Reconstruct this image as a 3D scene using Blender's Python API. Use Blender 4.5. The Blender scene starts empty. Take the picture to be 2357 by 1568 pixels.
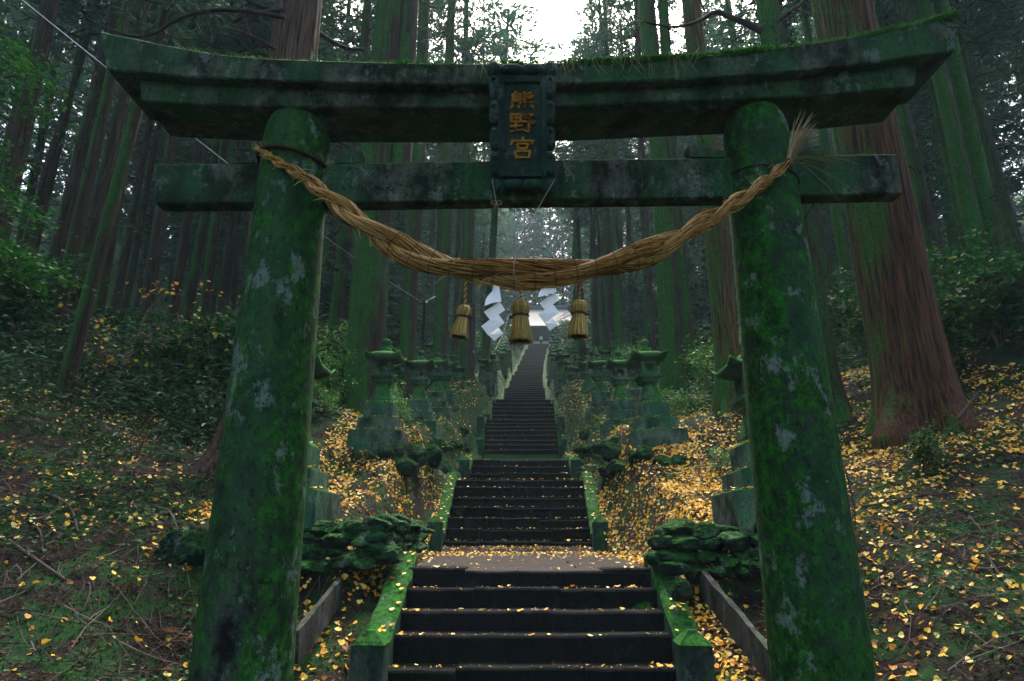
import bpy, math, random
import numpy as np
from mathutils import Vector, Matrix

R = random.Random(7)
rng = np.random.default_rng(11)
C = bpy.context.scene.collection
PITCH = math.radians(16.6); SP, CP = math.sin(PITCH), math.cos(PITCH)
F = 1514.0; CX, CY = 1178.0, 784.0; EYE = 1.65

# ------------------------------------------------------------------ layout helpers
def ray(py):
    k = (CY - py) / F
    t = (SP + k * CP) / (CP - k * SP)          # Z / Y
    return t, CP + SP * t                       # slope, zc / Y
def W(px, py, Y):
    t, q = ray(py)
    return np.array([(px - CX) / F * q * Y, Y, t * Y + EYE])
def WX(px, py, Y): return W(px, py, Y)[0]
def WZ(py, Y): return W(CX, py, Y)[2]

# ------------------------------------------------------------------ noise
def _h(ix, iy, s):
    n = (ix * 374761393 + iy * 668265263 + s * 974634777) & 0xffffffff
    n = ((n ^ (n >> 13)) * 1274126177) & 0xffffffff
    return ((n ^ (n >> 16)) & 0xffff) / 65535.0
def vnoise(x, y, s=0):
    x = np.asarray(x, float); y = np.asarray(y, float)
    ix = np.floor(x).astype(np.int64); iy = np.floor(y).astype(np.int64)
    fx = x - ix; fy = y - iy
    fx = fx * fx * (3 - 2 * fx); fy = fy * fy * (3 - 2 * fy)
    a = _h(ix, iy, s); b = _h(ix + 1, iy, s); c = _h(ix, iy + 1, s); d = _h(ix + 1, iy + 1, s)
    return (a + (b - a) * fx) * (1 - fy) + (c + (d - c) * fx) * fy
def fbm(x, y, s=0, o=4):
    t = 0; a = .5
    for i in range(o):
        t = t + a * (vnoise(x * 2 ** i, y * 2 ** i, s + i * 17) - .5); a *= .5
    return t

# ------------------------------------------------------------------ mesh builder
class MB:
    def __init__(s): s.v = []; s.f = []; s.m = []; s.n = 0
    def add(s, v, f, m=0):
        v = np.asarray(v, float).reshape(-1, 3); o = s.n
        s.v.append(v); s.n += len(v)
        for q in f: s.f.append([i + o for i in q]); s.m.append(m)
    def box(s, c, d, rz=0, m=0, top=1.0, jit=0):
        x, y, z = [q / 2 for q in d]; t = top
        v = np.array([(-x, -y, -z), (x, -y, -z), (x, y, -z), (-x, y, -z), (-x * t, -y * t, z), (x * t, -y * t, z), (x * t, y * t, z), (-x * t, y * t, z)])
        if jit: v += rng.uniform(-jit, jit, v.shape)
        cs, sn = math.cos(rz), math.sin(rz)
        v = np.c_[v[:, 0] * cs - v[:, 1] * sn, v[:, 0] * sn + v[:, 1] * cs, v[:, 2]] + np.array(c)
        s.add(v, [(0, 3, 2, 1), (4, 5, 6, 7), (0, 1, 5, 4), (1, 2, 6, 5), (2, 3, 7, 6), (3, 0, 4, 7)], m)
    def tube(s, pts, rad, n=6, m=0, cap=True):
        pts = np.asarray(pts, float); N = len(pts)
        rad = np.broadcast_to(np.asarray(rad, float), (N,))
        t = np.gradient(pts, axis=0); t /= np.linalg.norm(t, axis=1)[:, None] + 1e-9
        ref = np.array([0, 0, 1.]) if abs(t[:, 2]).mean() < .8 else np.array([0, 1., 0])
        a = np.cross(t, ref); a /= np.linalg.norm(a, axis=1)[:, None] + 1e-9
        b = np.cross(t, a)
        th = np.arange(n) / n * 2 * math.pi
        v = pts[:, None, :] + rad[:, None, None] * (np.cos(th)[None, :, None] * a[:, None, :] + np.sin(th)[None, :, None] * b[:, None, :])
        f = [(i * n + j, (i + 1) * n + j, (i + 1) * n + (j + 1) % n, i * n + (j + 1) % n) for i in range(N - 1) for j in range(n)]
        if cap: f += [tuple(range(n)), tuple(range((N - 1) * n, N * n))[::-1]]
        s.add(v.reshape(-1, 3), f, m)
    def lathe(s, prof, n=16, c=(0, 0, 0), m=0, sq=0):
        prof = np.asarray(prof, float); th = np.arange(n) / n * 2 * math.pi
        v = np.stack([prof[:, None, 0] * np.cos(th), prof[:, None, 0] * np.sin(th), np.repeat(prof[:, 1:2], n, 1)], -1) + np.array(c)
        N = len(prof)
        f = [(i * n + j, i * n + (j + 1) % n, (i + 1) * n + (j + 1) % n, (i + 1) * n + j) for i in range(N - 1) for j in range(n)]
        f += [tuple(range(n))[::-1], tuple(range((N - 1) * n, N * n))]
        s.add(v.reshape(-1, 3), f, m)
    def scatter(s, tv, tf, P, Rm, S, m=0):
        tv = np.asarray(tv, float); P = np.asarray(P); N = len(P)
        S = np.broadcast_to(np.asarray(S, float), (N,))
        v = np.einsum('nij,kj->nki', Rm, tv) * S[:, None, None] + P[:, None, :]
        o = s.n + np.arange(N) * len(tv)
        s.v.append(v.reshape(-1, 3)); s.n += N * len(tv)
        for q in tf:
            s.f.extend((o[:, None] + np.array(q)[None]).tolist()); s.m.extend([m] * N)
    def fuzz(s, n, h, m=1, up=.25):
        V = np.concatenate(s.v); F_ = np.array([q[:3] for q in s.f]); a, b_, c = V[F_[:, 0]], V[F_[:, 1]], V[F_[:, 2]]
        nr = np.cross(b_ - a, c - a); ar = np.linalg.norm(nr, axis=1) + 1e-12; nr = nr / ar[:, None]; w = ar * (nr[:, 2] > up) * (.4 + np.clip(nr[:, 2], 0, 1)); w = w / w.sum()
        k = rng.choice(len(F_), n, p=w); u = rng.random((n, 1)); v_ = rng.random((n, 1)); fl = (u + v_) > 1; u = np.where(fl, 1 - u, u); v_ = np.where(fl, 1 - v_, v_)
        P = a[k] + (b_[k] - a[k]) * u + (c[k] - a[k]) * v_
        s.scatter([(-.28, -.1, 0), (.28, -.1, 0), (0, 1, .1)], [(0, 1, 2)], P, dirmats(nr[k] + rng.normal(0, .55, (n, 3)), rng.uniform(0, 6, n)), rng.uniform(.5, 1.3, n) * h, m)
    def mesh(s, name, mats, smooth=False):
        me = bpy.data.meshes.new(name)
        v = np.concatenate(s.v)
        tot = np.array([len(q) for q in s.f]); loops = np.fromiter((i for q in s.f for i in q), np.int32, int(tot.sum()))
        me.vertices.add(len(v)); me.vertices.foreach_set('co', v.astype(np.float32).ravel())
        me.loops.add(len(loops)); me.loops.foreach_set('vertex_index', loops)
        me.polygons.add(len(tot)); me.polygons.foreach_set('loop_start', np.r_[0, np.cumsum(tot)[:-1]].astype(np.int32))
        me.polygons.foreach_set('material_index', np.array(s.m, np.int32))
        me.polygons.foreach_set('use_smooth', np.full(len(tot), smooth))
        for q in (mats if isinstance(mats, (list, tuple)) else [mats]): me.materials.append(q)
        me.update(calc_edges=True); me.validate()
        return me
    def obj(s, name, mats, parent=None, smooth=False, **k):
        return put(name, s.mesh(name, mats, smooth), parent, **k)

def put(name, me, parent=None, loc=None, rot=None, scale=None):
    o = bpy.data.objects.new(name, me); C.objects.link(o)
    if parent: o.parent = parent
    if loc is not None: o.location = loc
    if rot is not None: o.rotation_euler = rot
    if scale is not None: o.scale = scale
    return o
def thing(name, label, cat, loc=(0, 0, 0), rz=0, group=None):
    o = put(name, None, None, loc, (0, 0, rz)); return tag(o, label, cat, group)
def tag(o, label, cat, group=None):
    o['label'] = label; o['category'] = cat
    if group: o['group'] = group
    return o
def kind(o, k, label=None):
    o['kind'] = k
    if label: o['label'] = label
    return o
def dup(root, loc=None, rz=None, scale=None, label=None, group=None):
    r = root.copy(); C.objects.link(r)
    if loc is not None: r.location = loc
    if rz is not None: r.rotation_euler = (0, 0, rz)
    if scale is not None: r.scale = scale
    if label: r['label'] = label
    if group: r['group'] = group
    for ch in list(root.children):
        c = ch.copy(); C.objects.link(c); c.parent = r
        for g in list(ch.children):
            d = g.copy(); C.objects.link(d); d.parent = c
    return r
def bevel(o, w, seg=1):
    b = o.modifiers.new('bevel', 'BEVEL'); b.width = w; b.segments = seg; b.limit_method = 'ANGLE'; b.angle_limit = .7
    return o

def rotmats(nrm, yaw, tilt=None):
    n = nrm / (np.linalg.norm(nrm, axis=1)[:, None] + 1e-9)
    ref = np.c_[np.cos(yaw), np.sin(yaw), np.zeros(len(n))]
    x = ref - n * (ref * n).sum(1)[:, None]; x /= np.linalg.norm(x, axis=1)[:, None] + 1e-9
    y = np.cross(n, x)
    return np.stack([x, y, n], -1)
def dirmats(d, roll):
    """columns: x = side, y = along d, z = normal"""
    d = d / (np.linalg.norm(d, axis=1)[:, None] + 1e-9)
    up = np.tile([0, 0, 1.], (len(d), 1)); up[abs(d[:, 2]) > .95] = [0, 1, 0]
    x = np.cross(d, up); x /= np.linalg.norm(x, axis=1)[:, None]
    z = np.cross(x, d); c, s = np.cos(roll)[:, None], np.sin(roll)[:, None]
    return np.stack([x * c + z * s, d, -x * s + z * c], -1)

# ------------------------------------------------------------------ materials
class NT:
    def __init__(s, name):
        s.m = bpy.data.materials.new(name); s.m.use_nodes = True; s.t = s.m.node_tree
        s.t.nodes.clear(); s.out = s.t.nodes.new('ShaderNodeOutputMaterial')
    def n(s, typ, props=None, **inp):
        q = s.t.nodes.new('ShaderNode' + typ)
        for k, v in (props or {}).items(): setattr(q, k, v)
        for k, v in inp.items(): s.set(q, k.replace('_', ' '), v)
        return q
    def set(s, q, k, v):
        k = int(k[1:]) if k[0] == 'i' and k[1:].isdigit() else k
        if isinstance(v, bpy.types.NodeSocket): s.t.links.new(v, q.inputs[k])
        else: q.inputs[k].default_value = v
    def coord(s, scale=(1, 1, 1), world=False):
        if world: src = s.n('NewGeometry').outputs['Position']
        else: src = s.n('TexCoord').outputs['Object']
        return s.n('Mapping', Vector=src, Scale=scale).outputs[0]
    def noise(s, vec, scale, detail=5, rough=.55):
        return s.n('TexNoise', Vector=vec, Scale=scale, Detail=detail, Roughness=rough).outputs['Fac']
    def ramp(s, fac, stops, mode='LINEAR'):
        q = s.n('ValToRGB', Fac=fac); e = q.color_ramp.elements; q.color_ramp.interpolation = mode
        while len(e) < len(stops): e.new(.5)
        for i, (p, c) in enumerate(stops):
            e[i].position = p; e[i].color = (c if isinstance(c, tuple) else (c, c, c)) + (1,)
        return q.outputs[0]
    def mix(s, fac, a, b, mode='MIX'):
        q = s.n('Mix', dict(data_type='RGBA', blend_type=mode)); s.set(q, 'i0', fac)
        for i, v in ((6, a), (7, b)):
            if isinstance(v, bpy.types.NodeSocket): s.t.links.new(v, q.inputs[i])
            else: q.inputs[i].default_value = tuple(v) + (1,)
        return q.outputs[2]
    def math(s, op, a, b=0, c=0, clamp=False):
        q = s.n('Math', dict(operation=op, use_clamp=clamp))
        for i, v in enumerate((a, b, c)): s.set(q, 'i%d' % i, v)
        return q.outputs[0]
    def sep(s, v): return s.n('SeparateXYZ', i0=v).outputs
    def nrm(s): return s.n('NewGeometry').outputs['Normal']
    def tnrm(s): return s.n('NewGeometry').outputs['True Normal']
    def island(s): return s.n('NewGeometry').outputs['Random Per Island']
    def bump(s, h, strength=.5, dist=.02):
        return s.n('Bump', Height=h, Strength=strength, Distance=dist).outputs[0]
    def bsdf(s, color, rough=.8, normal=None, spec=.3, trans=0, tcol=None):
        p = s.n('BsdfPrincipled', Roughness=rough); s.set(p, 'Base Color', color if isinstance(color, bpy.types.NodeSocket) else tuple(color) + (1,))
        s.set(p, 'Specular IOR Level', spec)
        if normal is not None: s.set(p, 'Normal', normal)
        o = p.outputs[0]
        if trans:
            t = s.n('BsdfTranslucent'); tc = tcol or color
            s.set(t, 'Color', tc if isinstance(tc, bpy.types.NodeSocket) else tuple(tc) + (1,))
            mx = s.n('MixShader'); s.set(mx, 'i0', trans); s.t.links.new(o, mx.inputs[1]); s.t.links.new(t.outputs[0], mx.inputs[2]); o = mx.outputs[0]
        s.t.links.new(o, s.out.inputs[0]); return s.m

MOSS = (.010, .080, .010)
def mat_stone(name, base=(.06, .07, .062), dark=(.012, .014, .013), moss=.5, upmoss=.6, lichen=.25, teal=(.012, .055, .030), rough=.9, sc=1.0, ybias=0.0, mc=((.003, .026, .004), (.020, .135, .010)), spec=.12, streak=.3):
    t = NT(name); v = t.coord((sc, sc, sc * .7), world=True)
    n1 = t.noise(v, 3.2, 7, .65); n2 = t.noise(v, 14, 6, .7); n3 = t.noise(v, 1.3, 5, .6); n4 = t.noise(v, 40, 3, .6)
    c = t.mix(t.ramp(n1, [(.42, 0.), (.60, 1.)]), dark, base)
    c = t.mix(t.ramp(n3, [(.42, 0.), (.62, .9)]), c, teal)
    nz = t.sep(t.nrm())
    up = t.math('MULTIPLY', t.math('MAXIMUM', nz[2], 0), upmoss)
    sd = t.math('MULTIPLY', t.math('ABSOLUTE', nz[0]), ybias)
    mf = t.math('ADD', t.math('ADD', n1, up), sd)
    mf = t.math('ADD', mf, t.math('MULTIPLY', t.math('SUBTRACT', n2, .5), .5))
    lo = .98 - moss * .6
    mcol = t.mix(t.ramp(n2, [(.38, 0.), (.64, 1.)]), mc[0], mc[1])
    c = t.mix(t.ramp(mf, [(lo - .12, 0.), (lo + .08, 1.)]), c, mcol)
    if name == 'step_stone': c = t.mix(t.n('ObjectInfo').outputs['Random'], c, (.010, .010, .011))
    lf = t.math('MULTIPLY', t.ramp(t.noise(v, 4.2, 9, .74), [(.575 - .03 * lichen, 0.), (.61, 1.)]), lichen * .8)
    c = t.mix(lf, c, (.19, .22, .20))
    sp = t.noise(v, 24, 4, .75)
    c = t.mix(t.ramp(sp, [(.56, 0.), (.63, .85)]), c, tuple(x * .12 for x in base))
    c = t.mix(t.math('MULTIPLY', t.ramp(t.noise(t.coord((sc * 1.3, sc * 1.3, sc * .9), True), 21, 5, .75), [(.635, 0.), (.70, 1.)]), min(1, lichen)), c, (.15, .17, .155))
    st = t.noise(t.coord((sc * 11, sc * 11, sc * .55), True), 1.0, 5, .6)
    c = t.mix(t.ramp(st, [(.50, 0.), (.66, streak)]), c, tuple(x * .5 for x in dark))
    h = t.math('ADD', t.math('MULTIPLY', n2, .6), t.math('MULTIPLY', n4, .4))
    return t.bsdf(c, rough, t.bump(h, .7, .035), spec)
def mat_bark(name, a=(.010, .007, .005), b=(.066, .045, .031), moss=.5, red=0.):
    t = NT(name); v = t.coord((1, 1, 1))
    vs = t.n('Mapping', Vector=t.n('TexCoord').outputs['Object'], Scale=(26, 26, 1.1)).outputs[0]
    r = t.noise(vs, 1.0, 6, .65); w = t.noise(t.coord((1, 1, .35), True), 1.6, 6, .6); f = t.noise(v, 30, 4)
    c = t.mix(t.ramp(r, [(.40, 0.), (.64, 1.)]), a, b)
    nx = t.sep(t.nrm())
    mf = t.math('ADD', w, t.math('MULTIPLY', nx[0], -.22))
    mf = t.math('ADD', mf, t.math('MULTIPLY', t.math('SUBTRACT', r, .5), .35))
    lo = .88 - .5 * moss
    c = t.mix(t.ramp(mf, [(lo - .12, 0.), (lo + .12, 1.)]), c, t.mix(t.ramp(f, [(.35, 0.), (.65, 1.)]), (.004, .028, .005), (.030, .15, .014)))
    return t.bsdf(c, .9, t.bump(t.math('ADD', r, t.math('MULTIPLY', f, .25)), 1.0, .05), .15)
def mat_leaf(name, stops, rough=.5, trans=.3, spec=.4, vary=0):
    t = NT(name); c = t.ramp(t.island(), stops)
    return t.bsdf(c, rough, None, spec, trans)
def mat_plain(name, col, rough=.6, spec=.3, noise=.15, nsc=6, metal=0):
    t = NT(name); n = t.noise(t.coord(), nsc, 5)
    c = t.mix(n, tuple(x * (1 - noise) for x in col), tuple(min(1, x * (1 + noise)) for x in col))
    m = t.bsdf(c, rough, t.bump(n, .15, .01), spec); return m

M = {}
M['torii'] = mat_stone('torii_stone', mc=((.002, .016, .002), (.016, .100, .008)), base=(.050, .062, .047), dark=(.003, .004, .003), moss=.58, upmoss=.35, lichen=.55, teal=(.014, .058, .018), ybias=.22)
M['torii_green'] = mat_stone('mossy_torii_stone', base=(.045, .06, .05), dark=(.004, .008, .005), moss=.72, upmoss=.35, lichen=.55, teal=(.014, .060, .020), ybias=.15, mc=((.002, .012, .002), (.014, .095, .006)))
M['beam'] = mat_stone('beam_stone', base=(.064, .070, .048), dark=(.005, .008, .004), moss=.40, upmoss=.6, lichen=.42, teal=(.014, .064, .022), sc=1.4, mc=((.002, .014, .002), (.013, .085, .006)))
M['plaque'] = mat_stone('plaque_stone', base=(.040, .050, .042), dark=(.008, .012, .010), moss=.22, upmoss=.3, lichen=.25, teal=(.008, .042, .026))
M['lantern'] = mat_stone('lantern_stone', base=(.11, .14, .105), dark=(.012, .024, .014), moss=.46, upmoss=.8, lichen=.4, teal=(.022, .105, .05), streak=.12, mc=((.006, .045, .006), (.035, .20, .016)))
M['curb'] = mat_stone('curb_stone', base=(.05, .06, .052), dark=(.010, .012, .010), moss=.56, upmoss=.66, lichen=.3, mc=((.004, .030, .004), (.020, .14, .009)))
M['rock'] = mat_stone('rock_stone', base=(.020, .023, .020), dark=(.003, .004, .003), moss=.48, upmoss=.55, lichen=.35, mc=((.003, .018, .003), (.018, .10, .008)))
M['step'] = mat_stone('step_stone', base=(.0058, .0058, .006), dark=(.0015, .0015, .0016), moss=.12, upmoss=-.35, lichen=.06, teal=(.004, .007, .005), rough=.85, spec=.06)
M['bark'] = mat_bark('cedar_bark', moss=.50)
M['barkmoss'] = mat_bark('mossy_bark', a=(.012, .009, .006), b=(.055, .036, .02), moss=.85)
M['barkred'] = mat_bark('red_cedar_bark', a=(.012, .005, .003), b=(.105, .042, .016), moss=.32)
M['barkgold'] = mat_bark('golden_cedar_bark', a=(.012, .007, .004), b=(.14, .075, .024), moss=.55)
M['barkbrown'] = mat_bark('brown_cedar_bark', a=(.016, .010, .007), b=(.11, .066, .044), moss=.10)
M['needles'] = mat_leaf('cedar_needles', [(0, (.014, .048, .026)), (.5, (.026, .085, .044)), (1, (.05, .125, .066))], .6, .35, .25)
M['ginkgo'] = mat_leaf('ginkgo_leaf', [(0, (.05, .022, .007)), (.13, (.17, .065, .010)), (.2, (.52, .21, .010)), (.42, (.76, .40, .016)), (.75, (.82, .53, .06)), (1, (.85, .70, .28))], .55, .2, .3)
M['sasa'] = mat_leaf('sasa_leaf', [(0, (.005, .030, .009)), (.6, (.016, .072, .020)), (.88, (.05, .11, .06)), (1, (.10, .16, .11))], .5, .25, .22)  # palest leaf colours stand in for sky glints
M['broad'] = mat_leaf('broad_leaf', [(0, (.006, .034, .009)), (.7, (.018, .084, .019)), (.93, (.04, .12, .03)), (1, (.30, .24, .03))], .55, .3, .12)
M['fresh'] = mat_leaf('fresh_green_leaf', [(0, (.03, .15, .015)), (.7, (.08, .26, .03)), (1, (.22, .32, .05))], .45, .35, .4)
M['yellow'] = mat_leaf('yellow_leaf', [(0, (.30, .10, .02)), (.5, (.50, .30, .02)), (1, (.35, .36, .04))], .5, .35, .3)
M['maple'] = mat_leaf('maple_leaf', [(0, (.006, .050, .008)), (.7, (.015, .10, .012)), (1, (.05, .17, .015))], .45, .35, .3)
M['mossblade'] = mat_leaf('moss_blade', [(0, (.006, .060, .006)), (.6, (.02, .13, .010)), (1, (.05, .19, .015))], .7, .2, .2)
M['mossdark'] = mat_leaf('dark_moss', [(0, (.004, .028, .005)), (.7, (.012, .072, .008)), (1, (.03, .14, .012))], .8, .1, .2)
M['dry'] = mat_leaf('dry_frond', [(0, (.05, .02, .012)), (1, (.13, .05, .025))], .8, .1, .2)
M['twig'] = mat_leaf('twig_bark', [(0, (.018, .012, .010)), (.6, (.05, .034, .028)), (1, (.13, .10, .09))], .8, 0, .2)
M['deadwood'] = mat_plain('dead_branch', (.020, .017, .015), .85, .2, .5)
M['straw'] = mat_leaf('straw', [(0, (.035, .013, .004)), (.3, (.20, .088, .016)), (.65, (.47, .25, .055)), (1, (.70, .50, .21))], .6, .08, .3)
M['strawcore'] = mat_plain('straw_core', (.030, .013, .004), .9, .1, .6, 40)
M['strawgreen'] = mat_leaf('tassel_straw', [(0, (.10, .06, .012)), (.3, (.30, .17, .03)), (.55, (.16, .17, .035)), (.8, (.42, .25, .055)), (1, (.55, .40, .14))], .6, .12, .3)
M['tuft'] = mat_leaf('pale_straw', [(0, (.13, .085, .03)), (1, (.40, .30, .13))], .6, .12, .3)
M['cord'] = mat_plain('twine', (.24, .17, .13), .8)
M['tie'] = mat_plain('dark_twine', (.03, .018, .010), .8)
M['paper'] = mat_plain('white_paper', (.84, .82, .77), .7, .2, .03)
M['gold'] = mat_stone('worn_gold_paint', base=(.42, .19, .02), dark=(.14, .035, .008), moss=0, upmoss=0, lichen=0, teal=(.46, .24, .03), sc=4)
M['wood'] = mat_stone('weathered_wood', base=(.055, .055, .048), dark=(.010, .009, .007), moss=.2, upmoss=.2, lichen=.2, teal=(.03, .035, .026))
M['darkwood'] = mat_plain('dark_timber', (.020, .014, .011), .8, .2, .3)
M['door_shade'] = mat_plain('doorway_shade', (.006, .006, .008), .9, .1)  # flat near-black colour standing in for shade inside the hall
M['pole'] = mat_plain('black_pole', (.004, .004, .005), .9, .05)
M['lamp'] = mat_plain('white_enamel', (.75, .77, .80), .4, .4, .03)
M['cable'] = mat_plain('cable_sheath', (.30, .34, .48), .4, .5, .2, 1)
M['cableg'] = mat_plain('grey_cable', (.16, .17, .19), .5, .4, .1, 1)
M['roof'] = mat_plain('pale_metal_roof', (.060, .067, .076), .6, .4, .06, 1)
M['ridge'] = mat_plain('grey_ridge_metal', (.10, .11, .125), .5, .4, .1, 1)
M['skin'] = mat_plain('skin', (.45, .27, .19), .6)
M['hair'] = mat_plain('dark_hair', (.012, .010, .010), .6)
for nm, c in dict(blue=(.02, .10, .30), white=(.78, .78, .78), navy=(.02, .05, .26), pink=(.50, .36, .42), pale=(.40, .40, .40), dark=(.015, .015, .02)).items():
    M['cloth_' + nm] = mat_plain(nm + '_cloth', c, .85, .1)

def mat_ground():
    t = NT('forest_floor'); v = t.coord(world=True)
    n1 = t.noise(v, .8, 6, .6); n2 = t.noise(v, 6, 7, .7); n3 = t.noise(v, 28, 5, .7); n4 = t.noise(v, 2.3, 5)
    c = t.mix(n3, (.002, .0016, .0012), (.017, .011, .007))
    c = t.mix(t.ramp(n2, [(.5, 0.), (.68, .8)]), c, (.032, .018, .010))
    mf = t.math('ADD', n4, t.math('MULTIPLY', t.math('SUBTRACT', n2, .5), .5))
    sy = t.n('MapRange', Value=t.sep(v)[1], i1=15.0, i2=26.0, i3=0.0, i4=.22).outputs[0]; mf = t.math('ADD', mf, sy)
    c = t.mix(t.ramp(mf, [(.46, 0.), (.58, 1.)]), c, t.mix(n3, (.002, .014, .003), (.012, .060, .008)))
    return t.bsdf(c, .95, t.bump(t.math('ADD', n2, t.math('MULTIPLY', n3, .6)), .8, .06), .15)
M['ground'] = mat_ground()
def mat_landing():
    t = NT('landing_earth'); v = t.coord(world=True)
    n2 = t.noise(v, 5, 6, .65); n3 = t.noise(v, 45, 4, .7)
    c = t.mix(n3, (.010, .008, .007), (.046, .034, .026))
    c = t.mix(t.ramp(n2, [(.52, 0.), (.7, .7)]), c, (.03, .031, .032))
    return t.bsdf(c, .9, t.bump(n3, .5, .02), .2)
M['landing'] = mat_landing()

# ------------------------------------------------------------------ stair profile
WID = 3.0
def ctl(y, w, xc):
    t, q = ray(y); Y = F * WID / w / q
    return (WX(xc, y, Y), Y, t * Y + EYE)
nos = []          # flights: list of list of (Y, Z top, Xc)
def flight_px(ys, Y0, Y1, xcs):
    out = []
    for i, y in enumerate(ys):
        a = i / max(1, len(ys) - 1); Y = Y0 + (Y1 - Y0) * a
        out.append((Y, WZ(y, Y), WX(xcs[0] + (xcs[1] - xcs[0]) * a, y, Y)))
    return out
f1 = flight_px([1540, 1465, 1408, 1355, 1310], 7.36, 8.74, (1219, 1220))
d = .345; f1 = [(f1[0][0] - d * k, f1[0][1] - .225 * k, f1[0][2]) for k in (2, 1)] + f1
f2 = flight_px([1245, 1218, 1193, 1167, 1144, 1122, 1103], 14.2, 16.1, (1191, 1196))
f3 = flight_px([1089, 1074, 1058.5], 20.4, 21.1, (1197, 1198))
flights = [f1, f2, f3]
cps = [ctl(1047, 169.6, 1199.7), ctl(992, 162, 1198), ctl(986, 146, 1203.7), ctl(949, 128, 1203.8), ctl(948, 97.6, 1207), ctl(920, 84, 1209),
       ctl(891, 72.4, 1212), ctl(871, 61, 1219.8), ctl(854, 56.4, 1221.8), ctl(825, 51, 1231), ctl(800, 46, 1242.5)]
last = f3[-1]
for i in range(len(cps) - 1):
    a, b = cps[i], cps[i + 1]
    dz = b[2] - max(a[2], flights[-1][-1][1]); dy = b[1] - a[1]
    if dz < .15: continue
    n = max(1, round(dz / .235)); parts = max(1, round(dy / 5.0)) if dy > 5 else 1
    base = max(a[2], flights[-1][-1][1])
    for p in range(parts):
        k0, k1 = n * p // parts, n * (p + 1) // parts
        ya = a[1] + dy * p / parts; run = min(.31, dy / parts / max(1, k1 - k0))
        fl = []
        for k in range(k0, k1):
            Y = ya + (k - k0) * run
            fl.append((Y, base + dz * (k + 1) / n, a[0] + (b[0] - a[0]) * (Y - a[1]) / dy))
        if fl: flights.append(fl)
TOPY, TOPZ = flights[-1][-1][0] + .4, flights[-1][-1][1]
TOPX = flights[-1][-1][2]
PY, PZ, PX = [-30, 0, 6.3], [-.1, 0.0, f1[0][1] - .2], [0.1, .1, f1[0][2]]
for fl in flights:
    PY += [fl[0][0] - .3, fl[-1][0] + .05]; PZ += [fl[0][1] - (fl[1][1] - fl[0][1] if len(fl) > 1 else .23), fl[-1][1]]; PX += [fl[0][2], fl[-1][2]]
PY += [119, 134, 150, 175]; PZ += [TOPZ, TOPZ + 9, TOPZ + 22, TOPZ + 36]; PX += [TOPX, TOPX + 1, TOPX + 2, TOPX + 2]
PY, PZ, PX = map(np.array, (PY, PZ, PX))
o_ = np.argsort(PY, kind='stable'); PY, PZ, PX = PY[o_], np.maximum.accumulate(PZ[o_]), PX[o_]
def S(Y): return np.interp(Y, PY, PZ)
def XC(Y): return np.interp(Y, PY, PX)
def sm(a, b, x):
    t = np.clip((x - a) / (b - a), 0, 1); return t * t * (3 - 2 * t)
def Ssm(Y):
    return (S(Y) + S(Y - .8) + S(Y + .8) + S(Y - 1.6) + S(Y + 1.6)) / 5
def H0(x, y):
    x = np.asarray(x, float); y = np.asarray(y, float)
    d = np.abs(x - XC(y)); s = S(y); ss = Ssm(y)
    B = np.interp(y, [-30, 0, 5, 7, 8.3, 9.5, 15, 17.5, 60, 98, 104, 130], [.1, .1, .5, .75, .72, .68, 1.70, 1.42, 1.4, 1.3, .2, .2])
    near = sm(2.15, 4.4, d); far = sm(1.85, 2.65, d)
    k = sm(8.1, 8.45, y); prof = near * (1 - k) + far * k
    sl = np.interp(y, [-30, 4, 6, 9, 12, 18, 30, 60, 98, 110], [.02, .05, .12, .22, .29, .26, .18, .16, .12, .05])
    e = np.maximum(d - 3.4, 0); out = sl * (np.minimum(e, 9) + .6 * np.minimum(np.maximum(e - 9, 0), 12)) + .42 * np.maximum(e - 20, 0)
    z = ss + B * prof + out
    g = sm(1.7, 1.5, d)
    z = np.where(d < 1.75, np.minimum(z, s - .03 - .32 * g), z)
    return z
def H(x, y):
    x = np.asarray(x, float); y = np.asarray(y, float)
    d = np.abs(x - XC(y)); a = sm(1.6, 3.2, d)
    return H0(x, y) + a * (.30 * fbm(x * .7, y * .7, 3) + .10 * fbm(x * 3, y * 3, 9)) + .05 * fbm(x * 5, y * 5, 21) * sm(1.5, 2, d)
def Hn(x, y, e=.12):
    gx = (H(x + e, y) - H(x - e, y)) / (2 * e); gy = (H(x, y + e) - H(x, y - e)) / (2 * e)
    n = np.stack([-gx, -gy, np.ones_like(gx)], -1); return n / np.linalg.norm(n, axis=-1)[..., None]

def hit(px, py, y0=4.2, y1=60):
    ys = np.linspace(y0, y1, 900); t, q = ray(py); x = (px - CX) / F * q * ys; z = t * ys + EYE
    k = np.nonzero(H(x, ys) > z)[0]; Y = ys[k[0]] if len(k) else y1
    return np.array([(px - CX) / F * q * Y, Y, t * Y + EYE])
def build_ground():
    k = 4.4; u = np.linspace(-1, 1, 330); xs = 75 * np.sinh(k * u) / math.sinh(k)
    ys = np.r_[np.linspace(-28, 3.4, 24), np.geomspace(3.6, 175, 470)]
    X, Y = np.meshgrid(xs, ys); X = X + XC(Y)
    Z = H(X, Y); n, m = X.shape
    b = MB(); i = np.arange(n * m).reshape(n, m)
    f = np.stack([i[:-1, :-1], i[:-1, 1:], i[1:, 1:], i[1:, :-1]], -1).reshape(-1, 4)
    b.v = [np.stack([X, Y, Z], -1).reshape(-1, 3)]; b.n = n * m; b.f = f.tolist(); b.m = [0] * len(f)
    kind(b.obj('ground', M['ground'], smooth=True), 'structure', 'dark mossy forest floor rising on both sides of the stairs')
build_ground()

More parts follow.
